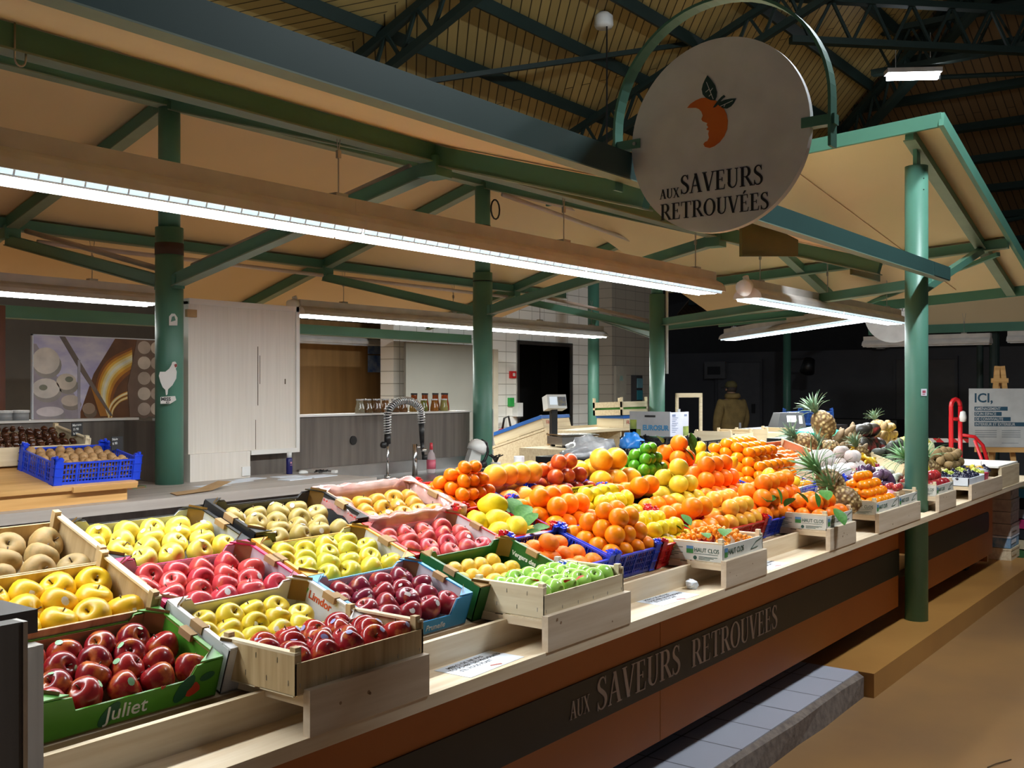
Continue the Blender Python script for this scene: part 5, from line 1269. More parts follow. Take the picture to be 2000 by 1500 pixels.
FM['crown']=crown(1).mesh('crown',GLEAF,False); FM['crown_tall']=crown(2,40,1.5,1.25).mesh('crown_tall',mat('fresh crown leaf',(.10,.24,.09),.4,0,(.20,.36,.16),5),False)
def pineapple(p,rot,s,label,tall=False):
    t=thing('pineapple',label,'pineapple',M=TR(*p)@rot@SCL(s),group='pineapples on the display')
    obj('fruit_body',FM['pinebody'],None,t); obj('leaf_crown',FM['crown_tall' if tall else 'crown'],None,t); return t
def toward(d): return Vector((0,0,1)).rotation_difference(Vector(d)).to_matrix().to_4x4()
pineapple((5.47,1.90,1.03),toward((-.45,.75,.85)),.135,'pineapple leaning left of the printed mandarin crate, crown over the oranges',True)
pineapple((5.43,1.80,.95),toward((-.2,.9,.85)),.13,'pineapple lying low behind the leafy orange crate',True)
pineapple((7.30,2.62,1.25),toward((-.30,.35,.75)),.165,'tall upright pineapple with white tag, highest on the display')
pineapple((6.95,2.60,1.17),toward((-.6,.5,.45)),.14,'pineapple at the left of the back pineapples, crown to the left')
pineapple((7.12,2.48,1.12),toward((-.55,.5,.4)),.14,'pineapple lying below the tall upright pineapple')
pineapple((7.10,2.30,1.06),toward((-.15,.4,.9)),.12,'small dark pineapple below the yams')
pineapple((7.42,2.02,.98),toward((-.5,.45,.75)),.125,'pineapple just left of the aisle column, long leaves to the left',True)
pineapple((7.65,1.98,.95),toward((-.35,.35,.9)),.12,'pineapple right of the aisle column behind the pomegranates',True)
pineapple((8.75,2.72,1.20),toward((.1,.3,.9)),.11,'small pineapple behind the potatoes at the back')
# --- persimmons, netted fruit and the rest of the far end
F=FR(5.97,Y3); b=woodcrate(F,.63,D,.12,'wooden crate with orange lining full of persimmons',mat('orange lined wood',(.72,.33,.16),.55,0,(.6,.26,.12),12),.0,.9)
text('LEROD',.05,INK,b,basis((.622,.20,.04),(0,-1,0),(0,0,1)),.0005,.001)
grid(F,.63,D,.06,4,8,.036,'persimmon','persimmon','orange persimmon','lined crate','persimmon','persimmons in the lined crate',parts=False,tilt=.3)
F=FR(6.02,Y2-.01); woodcrate(F,.56,D,.10,'long wooden crate of white netted fruit')
pile(F,.56,D,.075,2,4,1,.062,'nettedpear','netted_fruit','white netted fruit','long wooden crate','fruit','white netted fruits in the long crate',mg=.004)
for i in range(2): put('nettedpear','netted_fruit',F,.17+.16*i,.14,.15,.062,'white netted fruit on top, %s'%('left one' if i==0 else 'right one'),'fruit','white netted fruits in the long crate')
F=FR(6.62,Y2); plastic(F,.46,D,.10,PINKP,'magenta lattice crate of netted fruit and yellow chillies')
pile(F,.26,D,.09,3,3,2,.045,'nettedpink','netted_fruit','pink netted fruit','magenta crate','fruit','pink netted fruits in the magenta crate')
YB=mat('yellow chilli skin',(.72,.46,.02),.35)
fmesh('chilli',MB().tube([(-1,0,0),(-.5,0,.25),(0,0,.33),(.5,0,.25),(1,0,0)],[.09,.2,.24,.2,.08],8),YB)
for i in range(34): put('chilli','chilli',F,.31+random.random()*.17,.02+random.random()*.22,.085+random.random()*.05,.05,'small yellow chilli heaped at the right of the magenta crate','chilli','yellow chillies in the magenta crate')
F=FR(6.34,Y1); plastic(F,.62,D,.09,BLUEP,'blue lattice crate of aubergines and white bulbs')
pile(F,.30,D,.085,3,4,2,.040,'eggplant','aubergine','purple aubergine','front blue end crate','aubergine','aubergines in the blue end crate',tilt=1.3)
put('eggplant','aubergine',F,.30,.07,.12,.055,'large dark aubergine at the right of the blue end crate','aubergine','aubergines in the blue end crate')
pile(F,.28,D,.075,4,5,2,.028,'onion','white_bulb','white bulb','front blue end crate','vegetable','white bulbs in the blue end crate',u0=.33)
F=FR(7.26,Y3-.04); plastic(F,.30,D,.06,BLKP,'low black crate of yams at the back')
pile(F,.30,D,.09,3,4,3,.042,'yam','yam','brown yam','back yam crate','yam','yams in the low black crate',tilt=.5,mg=.0,jit=.012)
F=FR(7.58,Y3-.02); woodcrate(F,.46,D,.08,'wooden crate of dark mangoes at the back')
pile(F,.46,D,.10,2,4,2,.066,'mango','mango','dark red mango','back mango crate','mango','dark mangoes in the wooden crate',mg=.0,tilt=1.3)
F=FR(7.62,Y2-.02); woodcrate(F,.50,D,.07,'wooden crate of avocados in the middle row')
pile(F,.50,D,.085,3,5,2,.047,'avocado','avocado','dark avocado','middle avocado crate','avocado','avocados in the wooden crate',tilt=1.3,mg=.0,jit=.012)
F=FR(8.06,Y3); woodcrate(F,.50,D,.06,'wooden crate of potatoes at the back right')
pile(F,.50,D,.09,4,6,3,.040,'potato','potato','round potato','back potato crate','potato','potatoes in the wooden crate',tilt=1.3,mg=.0,jit=.014)
def banana_hand(p,rz,label):
    t=thing('banana_hand',label,'bananas',M=TR(*p)@RZ(rz),group='hands of bananas')
    bm=fruit('banana skin',(.72,.60,.06),(.62,.60,.08),(.45,.55,.10),.3,2,.4)
    for i in range(5):
        a=-.5+.25*i
        pts=[(math.sin(a)*.12*s+.02*a, -.15*s, .09*math.sin(s*2.4)) for s in [j/7 for j in range(8)]]
        obj('banana',MB().tube(pts,[.008,.014,.018,.019,.019,.018,.013,.005],8),bm,t,True)
    obj('stalk',MB().cyl((0,0,0),(0,.03,.02),.014,n=8),STEMM,t); return t
F=FR(8.14,Y2)
banana_hand((8.22,2.45,1.11),.4,'hand of yellow bananas at the left of the banana row'); banana_hand((8.38,2.45,1.11),.2,'hand of yellow bananas in the middle of the banana row'); banana_hand((8.52,2.42,1.10),.0,'hand of yellow bananas at the right of the banana row')
woodcrate(F,.50,D,.05,'low wooden crate under the bananas')
ellm('melon',R_('pale melon skin',(.60,.58,.34),(.66,.62,.36),None,.3,3,.6,.3,14),1,1,1,.03)
put('melon','melon',FR(8.6,Y2),.12,.15,.09,.08,'pale round melon behind the bananas at the aisle column','melon',None)
F=FR(8.0,Y1); woodcrate(F,.58,D,.085,'wooden crate of kiwis right of the aisle column')
pile(F,.58,D,.07,4,7,3,.037,'kiwi','kiwi','brown kiwi','right hand crate','kiwi','kiwis in the wooden crate',tilt=1.3,mg=.0,jit=.013)
F=TR(6.75,1.75,.9125); printed(F,.415,.268,.072,'white printed crate of pomegranates right of the aisle column')
pile(F,.415,.268,.06,3,5,2,.036,'pomegranate','pomegranate','red pomegranate','pomegranate crate','pomegranate','pomegranates in the printed crate')
put('apple_goldrush','apple',F,.30,.16,.14,.038,'single yellow red apple on the pomegranates','apple',None)
# grapes in trays
def grapes(F,u,v,n,m,label,seed,sz=.0125,cnt=64,ext=(.075,.055,.045),base=None):
    rnd=random.Random(seed); mb=MB()
    pr=[(math.cos(-PI/2+PI*i/6) if 0<i<6 else 0,math.sin(-PI/2+PI*i/6)) for i in range(7)]
    for i in range(cnt):
        a=rnd.uniform(0,6.28); r=math.sqrt(rnd.random()); z=rnd.random()
        mb.lathe(pr,8,TR(ext[0]*r*math.cos(a),ext[1]*r*math.sin(a),ext[2]*(z*(1.05-r*.8)))@SCL(sz))
    t=thing('grape_bunch',label,'grapes',M=F@TR(u,v,n),group='bunches of grapes on the long riser')
    obj('berries',mb,m,t,True); obj('stalk',MB().tube([(0,0,.02),(.01,.01,.055),(.03,.012,.066)],.002,6),STEMM,t)
DG=mat('black grape skin',(.012,.012,.03),.25,0,(.03,.03,.06),30); GG=mat('white grape skin',(.46,.52,.09),.25,0,(.40,.44,.06),30)
F=TR(7.585,1.75,.9125)
t=thing('paper_tray','white paper lined tray of black grapes','tray',M=F,group='grape trays on the long riser')
obj('base',MB().box((0,0,0),(.46,.268,.004)),PAPER,t); obj('front_wall',MB().box((0,0,0),(.46,.006,.055)),PAPER,t); obj('back_wall',MB().box((0,.262,0),(.46,.268,.055)),PAPER,t); obj('end_wall',MB().box((0,0,0),(.006,.268,.06)),PAPER,t); obj('end_wall',MB().box((.454,0,0),(.46,.268,.06)),PAPER,t)
for i,(u,v,m,lb) in enumerate(((.08,.08,DG,'bunch of black grapes at the front left of the white tray'),(.08,.20,DG,'bunch of black grapes at the back left of the white tray'),(.22,.07,DG,'bunch of black grapes in the front middle of the white tray'),(.22,.20,GG,'bunch of white grapes at the back of the white tray'),(.37,.08,DG,'bunch of black grapes at the front right of the white tray'),(.36,.20,DG,'bunch of black grapes at the back right of the white tray'))): grapes(F,u,v,.048,m,lb,i)
t=thing('punnet','magenta punnet of white grapes on the long riser','punnet',M=F@TR(.48,.01,0))
obj('punnet_body',MB().add([(0,0,0),(.13,0,0),(.13,.24,0),(0,.24,0),(-.01,-.005,.06),(.14,-.005,.06),(.14,.25,.06),(-.01,.25,.06)],[(0,3,2,1),(0,1,5,4),(1,2,6,5),(2,3,7,6),(3,0,4,7)]),mat('magenta paper',(.66,.04,.12),.4),t)
grapes(F,.54,.08,.05,GG,'bunch of white grapes at the front of the magenta punnet',21); grapes(F,.55,.19,.05,GG,'bunch of white grapes at the back of the magenta punnet',22)
grapes(F,.68,.21,.055,DG,'bunch of black grapes behind the clear punnet',23); grapes(F,.84,.10,.055,DG,'bunch of black grapes at the far right end of the riser',24)
pkg('clear_punnet','crumpled clear plastic bag between the grape trays','bag',F,.69,.08,.01,(.06,.06,.07),mat('clear bag',(.70,.74,.78),.15,0,None,8,(1,1,1),0,.6,3,'Object',.6))
put('apple_yellow','apple',F,.80,.20,.05,.034,'yellow fruit at the right end of the long riser, left one','apple',None); put('apple_amber','apple',F,.80,.11,.06,.034,'orange yellow fruit at the right end of the long riser','apple',None); put('apple_yellow','apple',F,.88,.18,.06,.034,'yellow fruit at the right end of the long riser, right one','apple',None)
put('lemon','lemon',FR(4.95,2.36),.06,.03,.19,.035,'yellow citrus tucked left of the tall mandarin heap','citrus',None); put('lemon','lemon',FR(5.02,2.2),.02,.0,.20,.034,'yellow citrus below the tall mandarin heap, at its left','citrus',None); put('lemon','lemon',FR(5.16,2.12),.02,.0,.18,.034,'yellow citrus at the foot of the tall mandarin heap','citrus',None)

# ================================================================ NUT STAND AT THE LEFT
ns=thing('nut_stand','honey pine sloping stand on the grey worktop at the left','stand',(0,0,0))
sl=.19
obj('body',MB().add([(1.3,4.09,1.105),(2.60,4.09,1.105),(2.60,4.97,1.105),(1.3,4.97,1.105),(1.3,4.09,1.165),(2.60,4.09,1.165),(2.60,4.97,1.165+.88*sl),(1.3,4.97,1.165+.88*sl)],[(0,3,2,1),(4,5,6,7),(0,1,5,4),(1,2,6,5),(2,3,7,6),(3,0,4,7)]),GLUELAM,ns)
FT=TR(0,4.07,1.166)@RX(math.atan(sl))
obj('top_board',MB().box((1.28,0,0),(2.64,.9,.018),FT),GLUELAM,ns)
obj('front_rail',MB().box((2.33,-.012,-.006),(2.63,0,.016),FT),GLUELAM,ns)
FB=FT@TR(2.265,.035,.018)
plastic(FB,.40,.29,.11,BLUEP,'blue lattice crate of walnuts on the sloping pine stand',group=None)
for L,(nr,nc) in enumerate(((6,9),(6,9),(5,8))):
    for j in range(nr):
        for i in range(nc):
            put('walnut','walnut',FB,.03+.34*(i+.5*(j%2)*.7)/(nc-.4),.03+.23*j/(nr-1),.022+.027*L+random.uniform(-.008,.010),.0215,'brown walnut among the walnuts in the blue crate on the pine stand','nut','walnuts in the blue crate')
FC=FT@TR(2.10,.34,.03)
woodcrate(FC,.50,.30,.105,'wooden crate of chestnuts at the back of the pine stand',group=None)
for L,(nr,nc) in enumerate(((6,12),(6,12))):
    for j in range(nr):
        for i in range(nc):
            put('chestnut','chestnut',FC,.03+.43*(i+.5*(j%2))/(nc-.4),.03+.235*j/(nr-1),.048+.020*L+.028*j/(nr-1)+random.uniform(-.009,.008),.0205,'dark chestnut among the chestnuts in the wooden crate on the pine stand','nut','chestnuts in the wooden crate')
SLATE=mat('black slate card',(.012,.012,.014),.5); CHALK=mat('white chalk',(.7,.7,.68),.8)
def slate(M,lines,label):
    t=single('price_slate',label,'price tag',MB().box((-.034,0,0),(.034,.003,.062)),SLATE,None,M=M)
    A=basis((-.030,-.0006,.044),(1,0,0),(0,0,1))
    for i,s in enumerate(lines): text(s,.016,CHALK,t,A@TR(.002*i,-.019*i,0)@RZ(.06),.0003,.0001)
slate(FC@TR(.49,.10,.10)@RX(-.2)@RZ(.3),['Marrons','15 90','le kg'],'black slate price card on the right wall of the chestnut crate')
slate(FB@TR(.40,.19,.09)@RX(-.2)@RZ(.2),['Noix','6 90'],'black slate price card on the right wall of the walnut crate')
single('red_booklet','thin red and green booklet behind the pine stand by the column','booklet',MB().box((-.09,-.05,0),(.09,.05,.012)),mat('red green print',(.35,.04,.03),.5,0,(.05,.16,.06),14),M=TR(2.86,4.52,1.105)@RZ(.2))

# ================================================================ VENDOR SIDE BEHIND THE DISPLAY
wu=thing('wooden_rack','pale wooden rack with sloping side behind the weighing scale','rack',(0,0,0))
obj('side_panel',MB().add([(7.2,5.66,.0),(7.2,5.05,.126),(7.2,5.05,1.235),(7.2,5.66,1.045),(7.22,5.66,.2),(7.22,5.05,.2),(7.22,5.05,1.235),(7.22,5.66,1.045)],[(0,1,2,3),(7,6,5,4),(0,4,5,1),(1,5,6,2),(2,6,7,3),(3,7,4,0)]),POPLAR,wu)
obj('slope_board',MB().add([(7.2,5.68,1.045),(7.2,5.05,1.24),(8.6,5.05,1.24),(8.6,5.68,1.045),(7.2,5.68,1.065),(7.2,5.05,1.26),(8.6,5.05,1.26),(8.6,5.68,1.065)],[(0,3,2,1),(4,5,6,7),(0,1,5,4),(1,2,6,5),(2,3,7,6),(3,0,4,7)]),POPLAR,wu)
obj('top_board',MB().box((7.18,4.72,1.215),(8.62,5.06,1.24)),POPLAR,wu)
obj('back_panel',MB().box((7.22,5.0,.2),(8.6,5.02,1.215)),POPLAR,wu)
obj('divider',MB().box((7.9,4.74,.2),(7.92,5.0,1.215)).box((7.2,4.74,.2),(7.22,5.0,1.215)),POPLAR,wu)
BLP=mat('blue wrapping paper',(.02,.13,.48),.5)
def rackcrate(x,y,z,rzv,tilt,label,txt):
    M=TR(x,y,z)@RX(tilt)@RZ(rzv)
    b=woodcrate(M,.42,.28,.10,label,group='wooden crates on the wooden rack')
    obj('blue_paper',MB().box((-.01,-.004,.082),(.43,.284,.112)),BLP,b)
    text(txt,.05,mat('red stencil',(.5,.06,.05),.6),b,basis((.05,-.002,.03),(1,0,0),(0,0,1)),.0005)
    return b
rackcrate(7.2,5.08,1.255,0,-.30,'blue papered wooden crate on the slope of the wooden rack, nearest','FRAISES')
rackcrate(7.22,5.36,1.17,0,-.30,'blue papered wooden crate on the slope of the wooden rack, lower one','FRAISES')
rackcrate(7.95,4.74,1.24,.0,0,'blue papered wooden crate under the green slatted crate on the rack','FRAGOLA')
t=thing('slatted_crate','slatted wooden crate of greens on top of the blue papered crate','crate',M=TR(7.9,4.72,1.355)@RX(-.04))
for z in (0,.07): obj('side_slats',MB().box((0,0,z),(.46,.008,z+.05)).box((0,.3,z),(.46,.308,z+.05)).box((0,0,z),(.008,.3,z+.05)).box((.452,0,z),(.46,.3,z+.05)),POPLAR,t)
for x,y in ((0,0),(.44,0),(0,.288),(.44,.288)): obj('corner_post',MB().box((x,y,0),(x+.02,y+.02,.16)),POPLAR,t)
obj('greens',MB().box((.01,.01,.0),(.45,.3,.085)),LEAF,t)
def scale_(p,rzv,label,head=True):
    t=thing('weighing_scale',label,'scale',M=TR(*p)@RZ(rzv))
    obj('base',MB().box((-.16,-.15,.02),(.16,.15,.085)),STEELM,t); obj('platter',MB().box((-.165,-.155,.095),(.165,.155,.105)),CHROME,t)
    obj('foot',MB().box((-.14,-.13,0),(-.11,-.1,.02)).box((.11,-.13,0),(.14,-.1,.02)).box((-.14,.1,0),(-.11,.13,.02)).box((.11,.1,0),(.14,.13,.02)),BLACK,t)
    obj('post',MB().box((-.14,.10,.085),(-.09,.15,.30)),BLACK,t)
    M=TR(-.11,.10,.30)@RX(-.25)
    hd=obj('head',MB().box((-.085,-.05,0),(.085,.05,.115),M),WPLAST,t)
    obj('screen',MB().box((-.065,-.054,.03),(.0,-.05,.095),M),emis('lit scale screen',(.55,.75,.95),.35),hd)
    obj('keypad',MB().box((.01,-.054,.02),(.08,-.05,.095),M),mat('keypad dark',(.05,.07,.12),.4,0,(.2,.15,.06),60),hd)
    return t
scale_((6.95,4.62,1.12),-.55,'tall weighing scale with lit screen beside the wooden rack')
t=single('scale_table','pale wooden chest carrying the weighing scale','table',MB().box((6.6,4.4,.126),(7.18,4.9,1.118)),POPLAR)
t=thing('weighing_scale','boxy grey weighing scale behind the mandarin heap','scale',M=TR(8.55,3.45,1.25)@RZ(-.75)@SCL(.78))
obj('housing',MB().add([(-.17,-.12,0),(.17,-.12,0),(.17,.14,0),(-.17,.14,0),(-.12,-.08,.17),(.15,-.08,.17),(.15,.10,.17),(-.12,.10,.17)],[(0,3,2,1),(4,5,6,7),(0,1,5,4),(1,2,6,5),(2,3,7,6),(3,0,4,7)]),mat('dull grey metal',(.075,.075,.078),.4),t)
obj('screen',MB().add([(-.05,-.108,.05),(.06,-.108,.05),(.06,-.088,.14),(-.05,-.088,.14)],[(0,1,2,3)]),emis('dim teal screen',(.10,.22,.24),.15),t)
obj('badge',MB().add([(.09,-.109,.05),(.13,-.109,.05),(.13,-.089,.14),(.09,-.089,.14)],[(0,1,2,3)]),WPLAST,t)
obj('paper_slip',MB().box((.02,.0,.17),(.14,.05,.175)),PAPER,t)
single('scale_shelf','dark shelf under the boxy grey scale','shelf',MB().box((8.2,3.2,.126),(8.95,3.75,1.248)),BLACK)
# grey printed carton on black crates
F=TR(6.70,3.60,1.24)
t=thing('printed_carton','grey printed carton with blue lettering on black crates behind the limes','box',M=F)
cg=mat('grey board print',(.40,.41,.42),.6); cw=mat('pale lilac board print',(.66,.68,.80),.6)
obj('carton_body',MB().box((0,0,0),(.29,.34,.17)),cg,t)
obj('front_print',MB().box((0,-.003,0),(.29,0,.178)),cw,t)
text('EUROSUR',.052,mat('carton blue',(.04,.22,.42),.5),t,basis((-.001,.228,.045),(0,-1,0),(0,0,1)),.0006,.0022,sx=.95)
cgn=mat('carton green',(.10,.16,.05),.6,0,(.35,.42,.08),12)
for a,b,c in ((.245,.335,.05),(.28,.335,.12)): obj('green_print',MB().box((-.002,a,.0),(0,b,c)),cgn,t)
obj('green_print',MB().box((.20,-.005,0),(.285,-.003,.07)),cgn,t)
mb=MB()
for q in range(9): mb.box((.03,-.0045,.03+.013*q),(.08+.02*(q%3),-.003,.034+.013*q))
mb.box((.03,-.0045,.145),(.08,-.003,.162)); mb.box((.22,-.0045,.145),(.26,-.003,.16)); obj('small_print',mb,mat('print grey blue',(.2,.25,.4),.6),t)
obj('hand_hole',MB().box((-.002,.12,.14),(0,.21,.155)),BLACK,t); obj('top_flap',MB().box((0,.0,.17),(.02,.34,.182)).box((.12,-.002,.178),(.16,0,.2)),cg,t)
b=plastic(TR(6.35,3.45,.98),.42,.36,.13,BLKP,'black lattice crate with a blue bag, left below the grey carton',group='black crates behind the display')
b=plastic(TR(6.72,3.38,1.09),.62,.50,.14,BLKP,'black lattice crate under the grey carton',group='black crates behind the display')
b=plastic(TR(6.35,3.45,1.12),.36,.36,.12,BLKP,'upper black lattice crate at the left of the grey carton',group='black crates behind the display')
single('crate_trestle','dark trestle carrying the black crates behind the display','table',MB().box((6.3,3.36,.126),(7.4,3.9,.975)).box((6.78,3.4,.975),(7.3,3.85,1.088)),BLACK)
def bag(name,label,cat,p,s,m,seed,smooth=True):
    def dsp(v):
        k=1+.35*noise.noise(v*2.2+Vector((seed,0,0)))+.12*noise.noise(v*6+Vector((0,seed,0))); return Vector((v.x*s[0]*k,v.y*s[1]*k,max(0,v.z*s[2]*k)))
    pr=[(math.cos(PI/2*i/9) if i<9 else 0,math.sin(PI/2*i/9)) for i in range(10)]
    return single(name,label,cat,MB().lathe([(0,0)]+pr,26,None,dsp),m,None,smooth,TR(*p))
bag('plastic_bag','crumpled clear grey plastic bags behind the grapefruits','bag',(6.2,3.95,1.12),(.30,.14,.12),mat('greyish film',(.42,.44,.47),.18,0,(.65,.67,.7),16,(1,1,1),.4,.8,3,'Object',.85),2)
single('bag_table','dark table under the plastic bags','table',MB().box((5.85,3.8,.126),(6.28,4.2,1.118)),BLACK)
bag('blue_bag','bright blue bag in the upper black crate','bag',(6.36,3.72,1.17),(.10,.08,.10),mat('bright blue film',(.02,.20,.62),.3),5)
bag('black_cloth','black cloth bundle behind the blood oranges','cloth',(4.35,3.1,1.06),(.20,.14,.10),BLACK,7)
single('cloth_table','dark packing table behind the grapefruit crates','table',MB().box((3.7,2.95,.126),(4.7,3.3,1.058)),BLACK)
single('black_holder','black plastic holder box behind the grapefruits','holder',MB().box((0,0,0),(.11,.07,.15)),BLACK,M=TR(3.98,3.05,1.06)@RZ(-.6))
single('black_holder','slim black speaker box left of the holder box','holder',MB().box((0,0,0),(.05,.05,.145)),BLACK,M=TR(3.86,3.12,1.06)@RZ(-.6))
single('white_tub','small pale grey tub on the black holder box','tub',MB().cyl((0,0,0),(0,0,.05),.026,n=18),WPLAST,smooth=False,M=TR(4.08,3.03,1.21))
t=thing('pen_pot','small grey pot of dark sprigs at the foot of the chipped column','pot',(5.42,4.22,1.04))
obj('pot',MB().cyl((0,0,0),(0,0,.06),.03,.035,16),WPLAST,t); mb=MB()
for i in range(9): mb.tube([(0,0,.05),(.02*math.cos(i),.02*math.sin(i),.09),(.05*math.cos(i*1.3),.05*math.sin(i*1.3),.11)],.004,5)
obj('sprigs',mb,BLACK,t)
# stacked wooden crates at the back right
for i,(x,y,z,rzv,lb) in enumerate(((7.25,3.30,1.05,.0,'pale wooden crate stacked behind the mandarins, lower left'),(7.75,3.22,1.05,-.03,'pale wooden crate stacked behind the mandarins, lower right'),(7.20,3.35,1.16,.05,'tilted wooden crate on the stack, upper left'),(7.72,3.28,1.16,-.1,'wooden crate on the stack, upper right'))):
    b=woodcrate(TR(x,y,z)@RZ(rzv),.46,.30,.10,lb,group='empty wooden crates behind the mandarins')
    obj('packing_cloth',MB().box((.01,.01,.0),(.45,.29,.07)),POPLAR,b)
single('crate_table','dark table under the stacked wooden crates','table',MB().box((7.2,3.2,.126),(8.2,3.68,1.045)),BLACK)
fr=thing('slate_frame','pale wooden upright frame behind the grey carton','frame',M=TR(8.35,4.42,1.15)@RZ(-.55))
obj('frame_bar',MB().box((0,0,0),(.025,.02,.40)),POPLAR,fr); obj('frame_bar',MB().box((.25,0,0),(.275,.02,.40)),POPLAR,fr); obj('frame_bar',MB().box((0,0,.36),(.275,.02,.40)),POPLAR,fr); obj('frame_bar',MB().box((0,0,0),(.275,.02,.03)),POPLAR,fr)
single('frame_stand','dark low cupboard under the wooden frame','cupboard',MB().box((8.2,4.15,.126),(8.8,4.7,1.148)),BLACK)
b=plastic(TR(8.9,3.32,1.26),.42,.32,.14,mat('dark blue crate plastic',(.012,.06,.24),.35),'dark blue crate standing behind the tall pineapple',group=None)
single('crate_shelf','dark shelf under the dark blue crate','shelf',MB().box((8.97,3.25,.126),(9.5,3.75,1.258)),BLACK)
bag('green_cloth','bright green plastic sheet behind the pineapples','cloth',(8.0,2.98,1.22),(.42,.13,.06),mat('sea green film',(.02,.46,.32),.4,0,(.01,.32,.22),12),9)
single('sheet_ledge','dark ledge under the green plastic sheet','ledge',MB().box((7.4,2.88,.126),(8.6,3.15,1.215)),BLACK)

# things on and before the back walls
t=thing('room_divider','large off white divider standing behind the amber jars','divider',(0,0,0)); obj('divider_board',MB().box((8.20,7.62,.0),(9.72,7.65,2.10)),mat('shade tinted off white panel',(.22,.215,.19),.6,0,(.20,.195,.172),2),t); obj('edge_board',MB().box((9.72,7.60,0),(9.81,7.67,2.06)),mat('beige edge',(.50,.45,.36),.6),t)  # off white board; the shade lying on it is put into its grey colour
t=thing('wall_poster','blue and white picture posters on the plywood wall','poster',M=basis((8.58,8.58,1.78),(1,0,0),(0,0,1)))
pb=mat('blue poster print',(.02,.07,.22),.4,0,(.22,.28,.36),9)
obj('sheet',MB().box((0,0,0),(.29,.20,.006)),pb,t); obj('sheet',MB().box((0,.215,0),(.27,.42,.006)),pb,t)
obj('side_strip',MB().box((.29,0,0),(.40,.20,.007)),mat('dark strip',(.03,.03,.06),.4),t); obj('printed_label',MB().box((.30,.11,.007),(.38,.19,.008)).box((.30,.01,.007),(.38,.05,.008)).box((.29,.25,0),(.36,.42,.006)),WHITE,t)
def wallthing(name,label,cat,a,b,m,**kw): return single(name,label,cat,MB().box(a,b),m,**kw)
t=wallthing('fire_alarm','red fire alarm box on the white tiled wall','alarm',(10.42,7.86,1.72),(10.525,7.898,1.81),mat('alarm red',(.6,.02,.02),.4)); obj('press_window',MB().box((10.45,7.855,1.745),(10.495,7.86,1.785)),WHITE,t)
wallthing('exit_button','small green exit button box on the white tiled wall','button',(10.39,7.86,1.36),(10.48,7.898,1.47),mat('exit green',(.03,.42,.08),.4))
t=wallthing('soap_dispenser','white soap dispenser on the tiled wall beside the dark doorway','dispenser',(10.49,7.81,1.23),(10.60,7.898,1.405),WPLAST); obj('spout',MB().box((10.52,7.79,1.21),(10.57,7.84,1.23)),BLACK,t)
t=thing('fire_extinguisher','red fire extinguisher at the foot of the tiled wall','extinguisher',(10.14,7.79,.62))
obj('cylinder',MB().lathe([(0,0),(.085,0),(.09,.02),(.09,.38),(.05,.45),(.03,.47),(0,.47)],18),REDP,t,True); obj('hose',MB().tube([(0,0,.47),(.0,-.03,.60),(.06,-.05,.62),(.10,-.05,.5),(.10,-.04,.3)],.014,8),BLACK,t,True)
t=wallthing('notice_board','beige notice board on the tiled pier','board',(12.55,7.60,1.20),(12.83,7.638,1.91),mat('beige board',(.36,.34,.28),.5)); obj('emblem',MB().prism([(12.64,1.70),(12.74,1.70),(12.72,1.77),(12.66,1.77)],.004,basis((0,7.60,0),(1,0,0),(0,0,1))),mat('pale teal',(.25,.38,.34),.5),t)
t=wallthing('leaflet_rack','narrow teal leaflet rack beside the beige notice board','rack',(13.03,7.55,1.03),(13.21,7.638,1.78),mat('rack black',(.03,.03,.035),.5))
for i in range(4): obj('leaflet',MB().box((13.045,7.535,1.07+.175*i),(13.195,7.55,1.21+.175*i)),mat('teal leaflet %d'%(i%2),((.02,.16,.20),(.10,.22,.26))[i%2],.5),t)
# person
def skin(name,pts,edges,m,parent,root,sub=2):
    me=bpy.data.meshes.new(name); me.from_pydata([p[:3] for p in pts],edges,[]); me.materials.append(m)
    o=bpy.data.objects.new(name,me); COL.objects.link(o); o.parent=parent
    sk=o.modifiers.new('skin','SKIN'); sk.use_smooth_shade=True
    lay=me.skin_vertices[0] if me.skin_vertices else None
    if lay is None:
        bm=bmesh.new(); bm.from_mesh(me); bm.verts.layers.skin.verify(); bm.to_mesh(me); bm.free(); lay=me.skin_vertices[0]
    for i,p in enumerate(pts):
        r=p[3] if len(p)>3 else .05; lay.data[i].radius=(r,r) if not isinstance(r,tuple) else r; lay.data[i].use_root=(i==root)
    s=o.modifiers.new('sub','SUBSURF'); s.levels=sub; s.render_levels=sub
    return o
pe=thing('person','person in khaki jacket and dark cap seen from behind beyond the grey carton','person',M=TR(14.75,6.85,0)@RZ(math.radians(-37+8)))
SKN=mat('skin',(.45,.26,.17),.5); JK=mat('khaki jacket cloth',(.27,.19,.065),.85,0,(.19,.13,.045),9,(1,1,1),.3); TRO=mat('dark trousers',(.02,.022,.03),.8)
